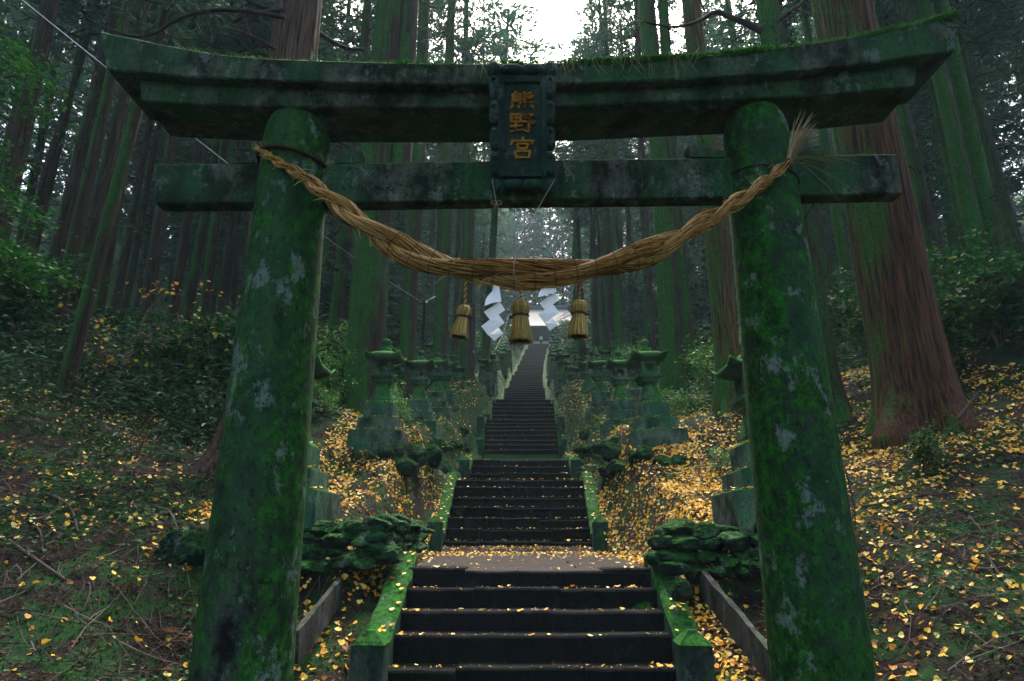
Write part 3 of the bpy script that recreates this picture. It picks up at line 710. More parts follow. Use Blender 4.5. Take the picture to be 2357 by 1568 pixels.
# tassels
def tassel(px, ytop, ybot, tilt, label, yaw):
    c, w = rope_at(px); Yt = 4.62
    top = W(px, ytop, Yt); bot = W(px + tilt, ybot, Yt); att = c + np.array([0, 0, -w * .45]); L = np.linalg.norm(top - bot)
    t = thing('straw_tassel', label, 'tassel', top, 0, 'straw tassels hanging from the rope')
    b = MB(); n = 30; a = np.linspace(0, 1, n)
    for k in (0, 1):
        p = (att - top)[None] * a[:, None] + np.c_[np.cos(a * 26 + k * math.pi), np.sin(a * 26 + k * math.pi), 0 * a] * .0055
        b.tube(p, .0062, 5)
    b.obj('hanging_cord', M['straw'], t, smooth=True)
    ax = (bot - top) / L; e1 = np.cross(ax, [0, 1, 0]); e1 /= np.linalg.norm(e1); e2 = np.cross(ax, e1)
    prof_s = [-.03, .0, .05, .15, .28, .36, .42, .6, .8, 1.0]; prof_r = [.015, .04, .058, .066, .060, .050, .052, .062, .073, .084]
    b = MB(); sc = L / .30
    b.tube(np.array([ax * L * q for q in np.linspace(0, .97, 12)]), np.interp(np.linspace(0, .97, 12), prof_s, prof_r) * sc * .82, 12)
    for q in range(420):
        a0 = R.uniform(0, 2 * math.pi); dep = R.random() ** .4; s_ = np.array([R.uniform(-.03, .02), .06, .16, .28, .36, .44, .62, .8, R.uniform(.93, 1.04)])
        rr = np.interp(s_, prof_s, prof_r) * sc * (.72 + .3 * dep) * R.uniform(.97, 1.03)
        aa = a0 + (s_ - .36) * R.uniform(-.35, .35)
        p = ax[None] * (s_ * L)[:, None] + (np.cos(aa) * rr)[:, None] * e1 + (np.sin(aa) * rr)[:, None] * e2
        b.tube(p, R.uniform(.002, .0042), 3, 1, cap=True)
    for q in range(40):
        a0 = R.uniform(0, 6.28); s0 = R.uniform(0, .5); r0 = np.interp(s0, prof_s, prof_r) * sc
        d0 = math.cos(a0) * e1 + math.sin(a0) * e2
        b.tube(np.array([ax * s0 * L + d0 * r0, ax * (s0 * L + R.uniform(-.03, .05)) + d0 * (r0 + R.uniform(.004, .02))]), [.002, .001], 3, 1)
    b.obj('straw_bundle', [M['strawcore'], M['strawgreen']], t)
    b = MB(); th = np.linspace(0, 4 * math.pi, 60)
    r = .0545 * sc
    p = ax[None] * ((.355 + .025 * th / 12.5) * L)[:, None] + (np.cos(th + yaw) * r)[:, None] * e1 + (np.sin(th + yaw) * r)[:, None] * e2
    b.tube(p, .0085, 6); 
    kd = np.array([1, -.3, 0]) * (1 if yaw < 2 else -1)
    for q in range(3):
        b.tube(np.array([ax * .37 * L + kd * r, ax * (.37 * L + R.uniform(-.01, .02)) + kd * (r + R.uniform(.02, .035))]), [.009, .005], 5)
    b.obj('binding', M['tie'], t, smooth=True)
tassel(1070, 705, 775, -14, 'straw tassel leaning left, hung from the rope left of the first paper streamer', .5)
tassel(1198, 694, 785, 0, 'upright straw tassel hung from the rope between the two paper streamers', 3.5)
tassel(1333, 694, 774, -3, 'straw tassel hung alone at the right of the second paper streamer', .5)

# paper streamers
def streamer(px, polys, label):
    Yt = 4.62; t = thing('paper_streamer', label, 'paper streamer', W(px, 660, Yt), 0, 'zigzag paper streamers on the rope'); o = W(px, 660, Yt)
    for i, poly in enumerate(polys):
        b = MB(); dy = (.006, -.004, .008, -.003)[i % 4] + .02 * (i % 2)
        v = []
        for (x, y, k) in poly: v.append(W(x, y, Yt + dy + k) - o)
        v = np.array(v); n = len(v); nrm = np.array([0, .0012, 0])
        b.add(np.r_[v - nrm, v + nrm], [tuple(range(n))[::-1], tuple(range(n, 2 * n))] + [(j, (j + 1) % n, (j + 1) % n + n, j + n) for j in range(n)])
        b.obj('paper_fold', M['paper'], t)
streamer(1137, [
    [(1132, 648, .03), (1147, 648, .03), (1154, 694, -.01), (1150, 695, -.015), (1135, 697, -.03), (1115, 704, -.06), (1117, 691, -.05), (1122, 682, -.02), (1133, 670, .02)],
    [(1150, 694, .0), (1162, 714, -.01), (1128, 737, .02), (1113, 718, .03), (1135, 704, .01)],
    [(1147, 724, .0), (1161, 743, -.015), (1124, 773, .02), (1107, 751, .02), (1128, 735, .0)],
    [(1145, 752, .01), (1158, 768, -.01), (1137, 785, .02), (1124, 771, .02)]], 'white zigzag paper streamer with an upturned top fold, left one of the pair')
streamer(1262, [
    [(1247, 650, .03), (1276, 648, .03), (1281, 672, -.01), (1258, 679, -.02), (1238, 684, -.05), (1240, 674, -.04), (1246, 665, .0)],
    [(1278, 674, .0), (1287, 690, -.01), (1254, 714, .02), (1241, 698, .03), (1262, 682, .01)],
    [(1272, 701, .0), (1287, 719, -.015), (1254, 745, .02), (1238, 724, .02)],
    [(1270, 731, .01), (1284, 747, -.01), (1265, 762, .02), (1253, 744, .02)]], 'white zigzag paper streamer hanging straight, right one of the pair')

# twine from plaque to rope
b = MB(); c, w = rope_at(1182)
A1 = W(1132, 413, 4.84); A2 = W(1142, 468, 4.80); J = c + np.array([0, -.02, w * .62])
b.tube(np.array([A1, A2, J]) - c, .0026, 5)
for an in (-1, 1):
    th = np.linspace(0, 2 * math.pi, 14); b.tube(A2 - c + np.c_[an * .022 * (1 - np.cos(th)), 0 * th - .01, .016 * np.sin(th) + an * 0], .003, 4)
b.tube(np.array([A2, A2 + (-.015, -.01, -.05)]) - c, .003, 4)
A3 = W(1277, 412, 4.84); b.tube(np.array([A3, W(1240, 476, 4.78), J]) - c, .0026, 5)
th = np.linspace(0, 2 * math.pi, 30)
b.tube(np.c_[.006 * np.sin(th * 3), -np.sin(th) * w * .55, np.cos(th) * w * .60], .004, 5)
tag(b.obj('twine', M['cord'], loc=c), 'thin pale twine tied from the plaque corners down around the rope', 'twine')

# ------------------------------------------------------------------ stone lanterns
def frus(b, z0, z1, w0, w1, j=.006):
    v = [(sx * w / 2, sy * w / 2, z) for z, w in ((z0, w0), (z1, w1)) for sx, sy in ((-1, -1), (1, -1), (1, 1), (-1, 1))]
    v = np.array(v) + rng.uniform(-j, j, (8, 3)); b.add(v, [(3, 2, 1, 0), (4, 5, 6, 7), (0, 1, 5, 4), (1, 2, 6, 5), (2, 3, 7, 6), (3, 0, 4, 7)])
def build_lantern(seed, hpl=1.0, finial=0):
    t = thing('stone_lantern', 'x', 'stone lantern')
    z = -.85
    for w, h in ((1.26, .285 + .85), (.94, .27), (.68, .33)):
        hh_ = h * (hpl if h < .8 else 1); b = MB(); frus(b, z, z + hh_, w, w * .97); bevel(b.obj('plinth', M['lantern'], t), .018, 2); z += h * (hpl if h < .8 else 1)
    b = MB(); frus(b, z, z + .06, .60, .50); frus(b, z + .055, z + .12, .48, .47); frus(b, z + .115, z + .42, .45, .255); bevel(b.obj('shaft', M['lantern'], t), .010); z += .42
    b = MB(); frus(b, z - .005, z + .06, .24, .38); frus(b, z + .055, z + .10, .42, .42); frus(b, z + .095, z + .16, .38, .53); frus(b, z + .155, z + .225, .545, .535); bevel(b.obj('platform', M['lantern'], t), .008); z += .222
    b = MB(); w = .375; p = .085; h = .30
    for sx in (-1, 1):
        for sy in (-1, 1): b.box((sx * (w - p) / 2, sy * (w - p) / 2, z + h / 2), (p, p, h))
    for sx, sy in ((1, 0), (-1, 0), (0, 1), (0, -1)):
        d_ = (w - 2 * p + .004, p * .7) if sx == 0 else (p * .7, w - 2 * p + .004)
        b.box((sx * (w - p) / 2, sy * (w - p) / 2, z + .035), (d_[0], d_[1], .07)); b.box((sx * (w - p) / 2, sy * (w - p) / 2, z + h - .03), (d_[0], d_[1], .06))
    b.obj('firebox', M['lantern'], t); z += h
    b = MB(); n = 18; u = np.linspace(-1, 1, n); U, V = np.meshgrid(u, u); dd = np.maximum(abs(U), abs(V)); rr = np.sqrt((U ** 2 + V ** 2) / 2)
    k = (abs(U) * abs(V)) ** 2.2
    top = .075 + .17 * np.clip(1 - (rr / .82) ** 2, 0, 1) ** .75 - .02 * dd + .14 * k; bot = .0 + .055 * dd ** 2 * (dd > .5) + .13 * k
    top = np.maximum(top, bot + .02); hw = .435
    vt = np.stack([U * hw, V * hw, z + top], -1).reshape(-1, 3); vb = np.stack([U * hw, V * hw, z + bot - .02], -1).reshape(-1, 3); i = np.arange(n * n).reshape(n, n)
    f = np.stack([i[:-1, :-1], i[:-1, 1:], i[1:, 1:], i[1:, :-1]], -1).reshape(-1, 4); f2 = f[:, ::-1] + n * n
    ed = list(i[0]) + list(i[1:, -1]) + list(i[-1, -2::-1]) + list(i[-2:0:-1, 0])
    b.add(np.r_[vt, vb], f.tolist() + f2.tolist() + [(ed[q], ed[q] + n * n, ed[(q + 1) % len(ed)] + n * n, ed[(q + 1) % len(ed)]) for q in range(len(ed))])
    b.obj('roof', M['lantern_roof'], t, smooth=True); z += .23
    b = MB(); frus(b, z - .03, z + .085, .26, .23, .003)
    pr = [(.075, .08), (.09, .10), (.068, .13), (.062, .15), (.10, .175), (.112, .215), (.105, .255), (.07, .285), (.02 if finial == 0 else .028, .30), (.004, .305 if finial == 0 else .33)]
    b.lathe(pr, 20, (0, 0, z)); b.obj('finial', M['lantern_roof'], t, smooth=True)
    return t
M['lantern_roof'] = mat_stone('lantern_roof_stone', base=(.11, .14, .115), dark=(.02, .03, .024), streak=.1, moss=.60, upmoss=.75, lichen=.3, teal=(.014, .075, .036), mc=((.006, .045, .005), (.030, .19, .012)))
protos = [build_lantern(0), build_lantern(1, .9, 1), build_lantern(2, .75)]
used = set()
def lantern(k, x, y, z, s, label, rz=None):
    k = k % 3; rz = R.uniform(-.07, .07) if rz is None else rz
    if k not in used: p = protos[k]; used.add(k); p.location = (x, y, z); p.rotation_euler = (0, 0, rz)
    else: p = dup(protos[k], (x, y, z), rz)
    p.rotation_euler = (R.gauss(0, .014), R.gauss(0, .014), rz); p.scale = (s * .9, s * .9, s); p['label'] = label; p['group'] = 'mossy stone lanterns lining the stairs'
    for q in range(70 if y < 26 else 0):
        ring = R.choice(((.63, .285), (.47, .555), (.34, .885), (.63, .285)))
        a = R.choice((0, 0, 0, 1, 2, 3)); e = ring[0] * .93 * s; ff = R.uniform(-e, e); inn = R.uniform(.82, 1) * e
        pos = [(ff, -inn), (ff, inn), (inn, ff), (-inn, ff)][a]
        leaf_pts.append(((x + pos[0], y + pos[1], z + ring[1] * s * (1 if k == 0 else (.9 if k == 1 else .75)) + .02), (R.uniform(-.3, .3), R.uniform(-.3, .3), 1)))
spots = {'left': [(655, 1185, 8.9, 1.02), (873, 1027, 14.9, 1.0), (962, 1000, 19.0, .98), (1002, 965, 23.5, .95), (1022, 955, 27, .95), (1050, 931, 33, .95), (1075, 925, 38, .95)],
         'right': [(1768, 1185, 8.9, 1.02), (1508, 1028, 15.0, 1.02), (1435, 997, 19.4, .98), (1385, 964, 24.3, .95), (1355, 940, 30, .95), (1334, 925, 35, .9), (1316, 918, 39, .9)]}
kk = 0
for side, L in spots.items():
    sg = -1 if side == 'left' else 1
    lab = {0: f'largest mossy lantern partly hidden behind the {side} gate pillar'}
    for i, (px, py, Y, s) in enumerate(L):
        if i: s = (py - dict(left=(0, 777, 803, 807, 813, 823, 826), right=(0, 775, 803, 809, 815, 824, 828))[side][i]) / F * ray(900)[1] * Y / 2.36
        x = WX(px, py, Y); z = WZ(py, Y)
        z = min(z, float(H(x, Y)) + .75) if i else z
        lantern([0, 0, 0, 0, 0, 2, 1][i] if side == 'left' else [0, 0, 0, 0, 0, 2, 1][i], x, Y, z, s, lab.get(i, f'mossy stone lantern, {ORD[i]} up the slope in the row {side} of the stairs'))
        kk += 1
    i = len(L); Y = L[-1][2] + 3.5
    while Y < 92 and i < 27:
        x = XC(Y) + sg * R.uniform(2.4, 3.1); z = float(H(x, Y)) - .02
        lantern(R.randint(0, 2), x, Y, z, R.uniform(.85, 1.0), f'small distant lantern, {ORD[i]} up the slope in the row {side} of the stairs')
        Y += R.uniform(2.1, 3.0); i += 1
    Y = 24; i = 0
    while Y < 84 and i < 20:
        x = XC(Y) + sg * R.uniform(4.2, 5.6); z = float(H(x, Y)) - .03
        lantern(R.randint(0, 2), x, Y, z, R.uniform(.8, .98), f'weathered lantern, {ORD[i]} up the slope in the outer row {side} of the stairs')
        Y += R.uniform(2.6, 4.0); i += 1

# ------------------------------------------------------------------ rocks and retaining walls
def blob(b, c, r, seed, n1=20, n2=30, rough=.8):
    la = np.linspace(-math.pi / 2, math.pi / 2, n1); lo = np.arange(n2) / n2 * 2 * math.pi
    A, B = np.meshgrid(la, lo, indexing='ij')
    sg = lambda q, e: np.sign(q) * abs(q) ** e
    d_ = np.stack([sg(np.cos(A), .8) * sg(np.cos(B), .8), sg(np.cos(A), .8) * sg(np.sin(B), .8), sg(np.sin(A), .8)], -1)
    nz = np.ones(A.shape)
    if rough > .1:
        u_ = d_ / np.linalg.norm(d_, axis=-1)[..., None]; g = np.random.default_rng(int(seed * 1000) % 99991)
        pn = g.normal(0, 1, (12, 3)); pn /= np.linalg.norm(pn, axis=1)[:, None]; ph = g.uniform(.62, 1.0, 12)
        dt = np.maximum(u_ @ pn.T, .05); nz = np.minimum((ph / dt).min(-1), 1.12); d_ = u_
        nz = nz * (1 + .16 * fbm(d_[..., 0] * 4 + seed, d_[..., 2] * 4 + d_[..., 1] * 4, 5) + .10 * fbm(d_[..., 0] * 11 + seed, d_[..., 2] * 11 + d_[..., 1] * 9, 7))
    else: nz = nz + rough * fbm(d_[..., 0] * 1.7 + seed, d_[..., 1] * 1.7 + d_[..., 2], 31)
    v = d_ * nz[..., None] * np.array(r) + np.array(c)
    b.add(v.reshape(-1, 3), [(i * n2 + j, i * n2 + (j + 1) % n2, (i + 1) * n2 + (j + 1) % n2, (i + 1) * n2 + j) for i in range(n1 - 1) for j in range(n2)])
def wall(px0, px1, pyt, pyb, Y0, Y1, label, rows=2, sz=.28):
    b = MB(); A = W(px0, pyb, Y0); Bq = W(px1, pyb, Y1); zt = WZ(pyt, (Y0 + Y1) / 2); L = np.linalg.norm((Bq - A)[:2])
    o = (A + Bq) / 2; hgt = zt - o[2]
    for r_ in range(rows):
        x = R.uniform(-.2, 0)
        while x < L:
            w = R.uniform(.45, 1.4) * sz * 1.5; a = (x + w / 2) / L
            p = A * (1 - a) + Bq * a; p = p - o; p[2] = (r_ + .45) * hgt / rows + R.uniform(-.05, .05); p[1] += R.uniform(-.07, .06) + .07 * r_
            blob(b, p, (w * R.uniform(.6, .8), R.uniform(.2, .34), hgt / rows * R.uniform(.6, .85)), R.uniform(0, 99)); x += w * R.uniform(.75, 1.0)
    b.fuzz(int(1100 * L), .018, 1, .6)
    return tag(b.obj('stone_wall', [M['rock'], M['mossdark']], loc=o), label, 'stone wall', 'rough mossy retaining walls')
def ledge(pts, r, label):
    b = MB(); o = hit(*pts[0])
    for (xa, ya), (xb, yb) in zip(pts, pts[1:]):
        A, Bq = hit(xa, ya), hit(xb, yb); n = max(2, int(np.linalg.norm(Bq - A) / (r * 1.25)))
        for k in range(n):
            a = (k + R.uniform(.3, .7)) / n; p = A * (1 - a) + Bq * a; p[2] = float(H(p[0], p[1])) + r * R.uniform(-.1, .25)
            blob(b, p - o, (r * R.uniform(.7, 1.15), r * R.uniform(.7, 1), r * R.uniform(.5, .8)), R.uniform(0, 99))
    b.fuzz(700 * len(pts), .020, 1, .55)
    return tag(b.obj('stone_wall', [M['rock'], M['mossdark']], loc=o), label, 'stone wall', 'rough mossy retaining walls')
wall(640, 850, 1200, 1318, 8.3, 8.55, 'low mossy rubble wall beside the left pillar, below its lantern', 4, .18)
wall(860, 955, 1200, 1275, 8.6, 11.8, 'ivy green rubble wall running back along the left leaf gully', 3, .2)
wall(1525, 1790, 1208, 1330, 8.55, 8.3, 'mossy boulder wall beside the right pillar, below its lantern', 4, .18)
ledge([(1390, 1090), (1440, 1078), (1500, 1066), (1575, 1062)], .24, 'long mossy stone ledge under the second lantern on the right')
ledge([(800, 1052), (870, 1056), (935, 1064)], .2, 'mossy stone ledge under the second lantern on the left')
ledge([(1330, 1040), (1380, 1030), (1420, 1022)], .2, 'mossy stones under the third lantern on the right')
ledge([(1000, 1020), (1040, 1026), (1075, 1034)], .2, 'mossy stones under the third lantern on the left')
RK = [(950, 1055, 12.5, .36, 'round bright green boulder in the left bank beside the gully'), (985, 1062, 12.6, .42, 'upright mossy boulder right of the round one in the left bank'), (925, 1085, 11.6, .3, 'dark low boulder at the foot of the left bank stones'), (1020, 1085, 13.2, .28, 'mossy stone lying in the left gully beside the second flight'),
      (1010, 1262, 13.6, .16, 'small mossy stone against the left post of the second flight'), (945, 1300, 8.9, .20, 'mossy end stone on top of the left lowest curb'), (1420, 1050, 12.7, .4, 'big moss topped boulder in the right bank below the third lantern'), (1470, 1250, 8.4, .2, 'flat mossy stone at the left end of the right boulder wall'),
      (1560, 1360, 7.9, .16, 'small grey stone beside the right wooden plank'), (430, 1190, 7.8, .34, 'flat lichen covered rock behind the left pillar foot'), (1350, 1010, 17, .3, 'mossy rock in the gully right of the stairs'), (1065, 1000, 19.5, .28, 'mossy rock in the gully left of the stairs')]
for px, py, Y, r, lb in RK:
    p = hit(px, py) if Y > 9.5 else W(px, py, Y); p[2] = float(H(p[0], p[1])) + r * .2 if Y > 7.5 and r > .19 else p[2]
    b = MB(); blob(b, (0, 0, 0), (r, r * .8, r * .75), R.uniform(0, 99), 22, 34)
    b.fuzz(int(5000 * r), .022)
    tag(b.obj('boulder', [M['rock'], M['mossdark']], loc=p), lb, 'boulder', 'mossy boulders in the banks')
for pts, lb in (([(682, 1445, 6.6), (784, 1322, 8.25)], 'weathered grey plank edging the earth strip left of the lowest flight'), ([(1616, 1304, 8.3), (1775, 1490, 6.3)], 'weathered grey plank edging the earth strip right of the lowest flight')):
    A, Bq = W(*pts[0]), W(*pts[1]); d_ = Bq - A; L = np.linalg.norm(d_); d_ /= L; sdv = np.cross(d_, [0, 0, 1]); sdv /= np.linalg.norm(sdv); u_ = np.cross(sdv, d_)
    b = MB(); v = []
    for a in np.linspace(0, L, 9):
        for s_, t_ in ((-.03, -.30), (.03, -.30), (.03, 0), (-.03, 0)): v.append(d_ * a + sdv * (s_ + R.uniform(-.008, .008)) + u_ * (t_ - .03 + R.uniform(-.012, .012)))
    b.add(v, [(i * 4 + k, i * 4 + (k + 1) % 4, (i + 1) * 4 + (k + 1) % 4, (i + 1) * 4 + k) for i in range(8) for k in range(4)] + [(3, 2, 1, 0), (32, 33, 34, 35)])
    tag(b.obj('wooden_plank', M['wood'], loc=A), lb, 'plank')

# ------------------------------------------------------------------ trees
def trunk_mesh(b, r0, h, n, rows, seed, flare=.7, lean=0, ridge=.05, c=(0, 0), z0=-.5, top=.35, m=0):
    zm = max(2.2, z0 + 2.5); zs = np.r_[z0, np.linspace(z0 + .2, zm, rows // 3), np.linspace(zm, h, rows - rows // 3)[1:]]; th = np.arange(n) / n * 2 * math.pi; v = []
    for z in zs:
        a = max(0, z) / h; r = r0 * (1 - (1 - top) * a)
        fl = flare * math.exp(-max(z, -.2) / .55) * (1 + .55 * np.sin(th * 5 + seed) * math.exp(-max(z, 0) / .9) + .3 * np.sin(th * 3 + seed * 2))
        rd = ridge * (vnoise(th * n / 6.28 * .5 + seed * 7, z * .22 + 0 * th, 3) - .5) * 2 + .06 * fbm(np.cos(th) * 1.2 + seed, np.sin(th) * 1.2 + z * .12, 6)
        rr = r * (1 + fl + rd)
        v.append(np.c_[c[0] + rr * np.cos(th) + lean * z + .05 * math.sin(z * .35 + seed), c[1] + rr * np.sin(th), np.full(n, z)])
    N = len(zs); f = [(i * n + j, i * n + (j + 1) % n, (i + 1) * n + (j + 1) % n, (i + 1) * n + j) for i in range(N - 1) for j in range(n)] + [tuple(range((N - 1) * n, N * n))]
    b.add(np.concatenate(v), f, m)
def dead_limbs(b, r0, z0, z1, n, seed, m=0, ln=(1.0, 3.0)):
    q = random.Random(seed)
    for i in range(n):
        z = q.uniform(z0, z1); az = q.uniform(0, 6.28); L = q.uniform(*ln); dr = np.array([math.cos(az), math.sin(az), 0]); sd = np.array([-dr[1], dr[0], 0])
        dz = q.uniform(-.15, .35); cv = q.uniform(-.35, .35); up = q.uniform(-.5, .25)
        P_ = [dr * (r0 * .6) + np.array([0, 0, z])]
        for a in (.25, .5, .75, 1): P_.append(dr * (r0 * .6 + L * a) + sd * (cv * L * a * a + q.uniform(-.06, .06)) + np.array([0, 0, z + dz * L * a + up * L * a * a + q.uniform(-.05, .05)]))
        w = q.uniform(.018, .042); b.tube(P_, [w, w * .75, w * .55, w * .35, w * .12], 5, m, cap=False)
        for k in range(q.randint(1, 4)):
            s0 = P_[q.randint(1, 3)]; l2 = L * q.uniform(.2, .5); d2 = dr * q.uniform(.2, 1) + sd * q.uniform(-1, 1) + np.array([0, 0, q.uniform(-.5, .5)])
            b.tube([s0, s0 + d2 * l2 * .5 + np.array([0, 0, q.uniform(-.06, .06)]), s0 + d2 * l2], [w * .4, w * .28, w * .1], 4, m, cap=False)
def crown_mesh(b, z0, z1, rad, nb, per, seed, clear=None):
    g = np.random.default_rng(seed); tv = []; tf = []
    for k in range(6):       # one spray: six curved blades about an axis
        a = k / 6 * 6.28; c, s_ = math.cos(a), math.sin(a); o = len(tv); sp = .30
        tv += [(c * .03 - s_ * .055, .05, s_ * .03 + c * .055), (c * .03 + s_ * .055, .05, s_ * .03 - c * .055), (c * sp, .62, s_ * sp), (c * sp * .9, 1.0 - .25 * (k % 2), s_ * sp * .9)]
        tf += [(o, o + 1, o + 2), (o, o + 2, o + 3)]
    P, D = [], []
    for i in range(nb):
        t = (i + g.random()) / nb; z = z0 + (z1 - z0) * t; az = i * 2.399 + g.uniform(-.5, .5)
        L = rad * (math.sin(min(1, t * 3.2 + .25) * math.pi / 2) * (1 - t) ** .62 + .06) * g.uniform(.65, 1.2)
        dr = np.array([math.cos(az), math.sin(az), 0]); a = np.linspace(0, 1, 6); drp = g.uniform(-.35, -.05)
        pts = dr[None] * (L * a)[:, None] + np.c_[0 * a, 0 * a, z + L * (drp * a + .28 * a * a)]
        b.tube(pts, np.linspace(.05 * (1 - t) + .015, .006, 6), 4, 1, cap=False)
        n = int(per * (.35 + L / rad)); u = .25 + .75 * g.random(n) ** .7
        p = dr[None] * (L * u)[:, None] + np.c_[0 * u, 0 * u, z + L * (drp * u + .28 * u * u)]
        cl = g.normal(0, 1, (n, 3)) * np.array([.30, .30, .24])
        P.append(p + cl); D.append(dr[None] * g.uniform(.2, 1, (n, 1)) + cl * 1.2 + np.c_[0 * u, 0 * u, g.uniform(-.7, .5, n)])
    P = np.concatenate(P); D = np.concatenate(D)
    b.scatter(tv, tf, P, dirmats(D, g.uniform(0, 6.28, len(P))), g.uniform(.32, .62, len(P)), 0)
UH = 30.0; UR = .35
VAR = []
for k in range(5):
    b = MB(); trunk_mesh(b, UR, UH, 14, 26, k * 1.7, .45, 0, .05); dead_limbs(b, UR, 3.0, 15, 26, 50 + k)
    tm = b.mesh('trunk', M['bark'], True)
    b = MB(); trunk_mesh(b, UR, UH, 14, 26, k * 2.7 + 9, .45, 0, .05); dead_limbs(b, UR, 3.5, 16, 22, 90 + k)
    tm2 = b.mesh('trunk', M['barkmoss'], True)
    b = MB(); crown_mesh(b, 13 + k * .8, UH, 2.7 + .12 * k, 60, 19, 300 + k); cm = b.mesh('crown', [M['needles'], M['deadwood']])
    VAR.append((tm, tm2, cm))
LOWC = []
for k in range(3):
    b = MB(); crown_mesh(b, 4.5 + 1.5 * k, UH, 3.1, 78, 20, 400 + k); LOWC.append(b.mesh('crown', [M['needles'], M['deadwood']]))
TREES = []
def tree(x, y, r, h, label, group, mossy=False, custom=None, name='cedar_tree', crown=1.0, lean=(0, 0), cz=0, low=False):
    z = float(H(x, y)) - .05; rz = R.uniform(0, 6.28); k = R.randint(0, 4)
    t = thing(name, label, 'tree', (x, y, z), 0, group); t.rotation_euler = (lean[0], lean[1], 0)
    if not custom and not any(lean): t.rotation_euler = (R.gauss(0, .016), R.gauss(0, .016), 0)
    if custom: custom(t, z)
    else: put('trunk', VAR[k][1 if mossy else 0], t, rot=(0, 0, rz), scale=(r / UR, r / UR, h / UH))
    put('crown', LOWC[k % 3] if low else VAR[k][2], t, loc=(0, 0, cz), rot=(0, 0, rz), scale=(crown, crown, h / UH))
    TREES.append((x, y)); return t
def px_tree(px, py, Y, wpx, h, label, mossy=False, group=None, **kw):
    q = ray(py)[1]; x = WX(px, py, Y); r = wpx / F * q * Y / 2
    return tree(x, Y, r, h, label, group, mossy, **kw)
def big(r0, mat, seed, flare, h=34, fork=None, limbs=14, extra=None, top=.5, lz=(4, 16)):
    def f(t, z):
        b = MB(); trunk_mesh(b, r0, h, 150, 110, seed, flare, 0, .045, top=top)
        if fork: trunk_mesh(b, r0 * .62, h, 48, 60, seed + 3, 0, fork[2], .045, c=(fork[0], fork[1]), z0=fork[3], top=.5)
        dead_limbs(b, r0, lz[0], lz[1], limbs, int(seed * 10) + 5, ln=(1, 3.2)); b.obj('trunk', M[mat], t, smooth=True)
        if extra:
            for pts, w, Yl in extra:
                b = MB(); P_ = np.array([W(px, py, Yl) for px, py in pts]); P_[:, 1] += np.linspace(0, R.uniform(-.6, .4), len(P_)); P_ = cr(P_, 24)
                P_ -= np.array(t.location); b.tube(P_, np.linspace(w, w * .3, 24), 7)
                for q in range(7):
                    i = R.randint(6, 22); L = R.uniform(.3, 1.2); dv = np.array([R.uniform(-1, 1), R.uniform(-.5, .5), R.uniform(-1, .3)])
                    b.tube([P_[i], P_[i] + dv * L * .5 + np.array([.05, 0, .05]), P_[i] + dv * L], [w * .28, w * .2, w * .06], 4)
                b.obj('limb', M['deadwood'], t, smooth=True)
    return f
px_tree(577, 1040, 11.0, 100, 34, 'brown cedar with flared mossy base standing right behind the left pillar', custom=big(.50, 'barkbrown', 1.3, .75, limbs=6, lz=(7, 14), top=.55, extra=[
    ([(668, 36), (610, 30), (560, 14), (500, -8)], .07, 11.2), ([(655, 24), (600, 36), (560, 42), (552, 66), (590, 46), (575, 60), (600, 132)], .06, 10.6), ([(655, 40), (520, 20), (420, 34), (330, 76), (250, 60), (170, 20)], .05, 10.2), ([(725, 70), (770, 100), (800, 112), (840, 118)], .06, 11.4)]))
px_tree(835, 905, 19.0, 88, 35, 'huge dark mossy cedar forking into twin stems, behind the second left lantern', crown=.75, cz=4, custom=big(.58, 'barkmoss', 2.1, .42, fork=(.55, 0, .018, 7), limbs=16))
px_tree(937, 870, 26.0, 40, 34, 'half green half brown cedar left of the first lamp post', crown=.6, cz=5, custom=big(.35, 'barkmoss', 3.3, .4))
px_tree(1013, 850, 31.0, 34, 34, 'bright green mossy cedar just right of the first lamp post', crown=.65, cz=5, custom=big(.35, 'barkmoss', 4.2, .4))
px_tree(1075, 850, 38.0, 29, 34, 'green edged cedar behind the left straw tassel', True, crown=1.7)
px_tree(1113, 850, 47.0, 22, 34, 'thin cedar with one yellow green edge behind the left paper streamer', True, crown=2.4)
px_tree(1374, 850, 50.0, 20, 32, 'pale brown slim cedar right of the last straw tassel', False, crown=1.8)
px_tree(1405, 850, 44.0, 19, 33, 'grey brown slim cedar above the fifth right lantern', False, crown=1.3)
px_tree(1430, 850, 36.0, 22, 34, 'dark green mossy cedar behind the third right lantern', True)
px_tree(1454, 760, 50.0, 17, 33, 'thin dark cedar between the mossy one and the pale one on the right', False)
px_tree(1494, 800, 33.0, 25, 33, 'pale barked cedar behind the second right lantern finial', False)
px_tree(1553, 870, 21.5, 56, 35, 'mossy cedar with flared base behind the second right lantern', crown=.65, cz=5, custom=big(.42, 'barkmoss', 5.1, .5, fork=(.5, .1, .006, 1.0)))
px_tree(1677, 880, 16.0, 52, 34, 'golden mossy cedar showing just left of the right pillar', crown=.65, cz=5, custom=big(.31, 'barkgold', 6.4, .4))
px_tree(1898, 940, 14.0, 66, 32, 'black mossy trunk with heavy limbs just right of the right pillar', crown=.8, cz=3, custom=big(.33, 'barkmoss', 7.7, .5, limbs=6, extra=[
    ([(1762, 78), (1720, 62), (1680, 52), (1640, 44), (1600, 70), (1545, 88), (1480, 84)], .09, 14.0), ([(1775, 70), (1800, 40), (1840, 10), (1870, -20)], .10, 13.8), ([(1765, 30), (1790, 10), (1830, -20)], .07, 14.1)]))
px_tree(2098, 889, 12.0, 166, 36, 'giant red barked cedar with spreading roots on the right slope', custom=big(.645, 'barkred', 8.2, .42, limbs=4, lz=(9, 16), top=.62))
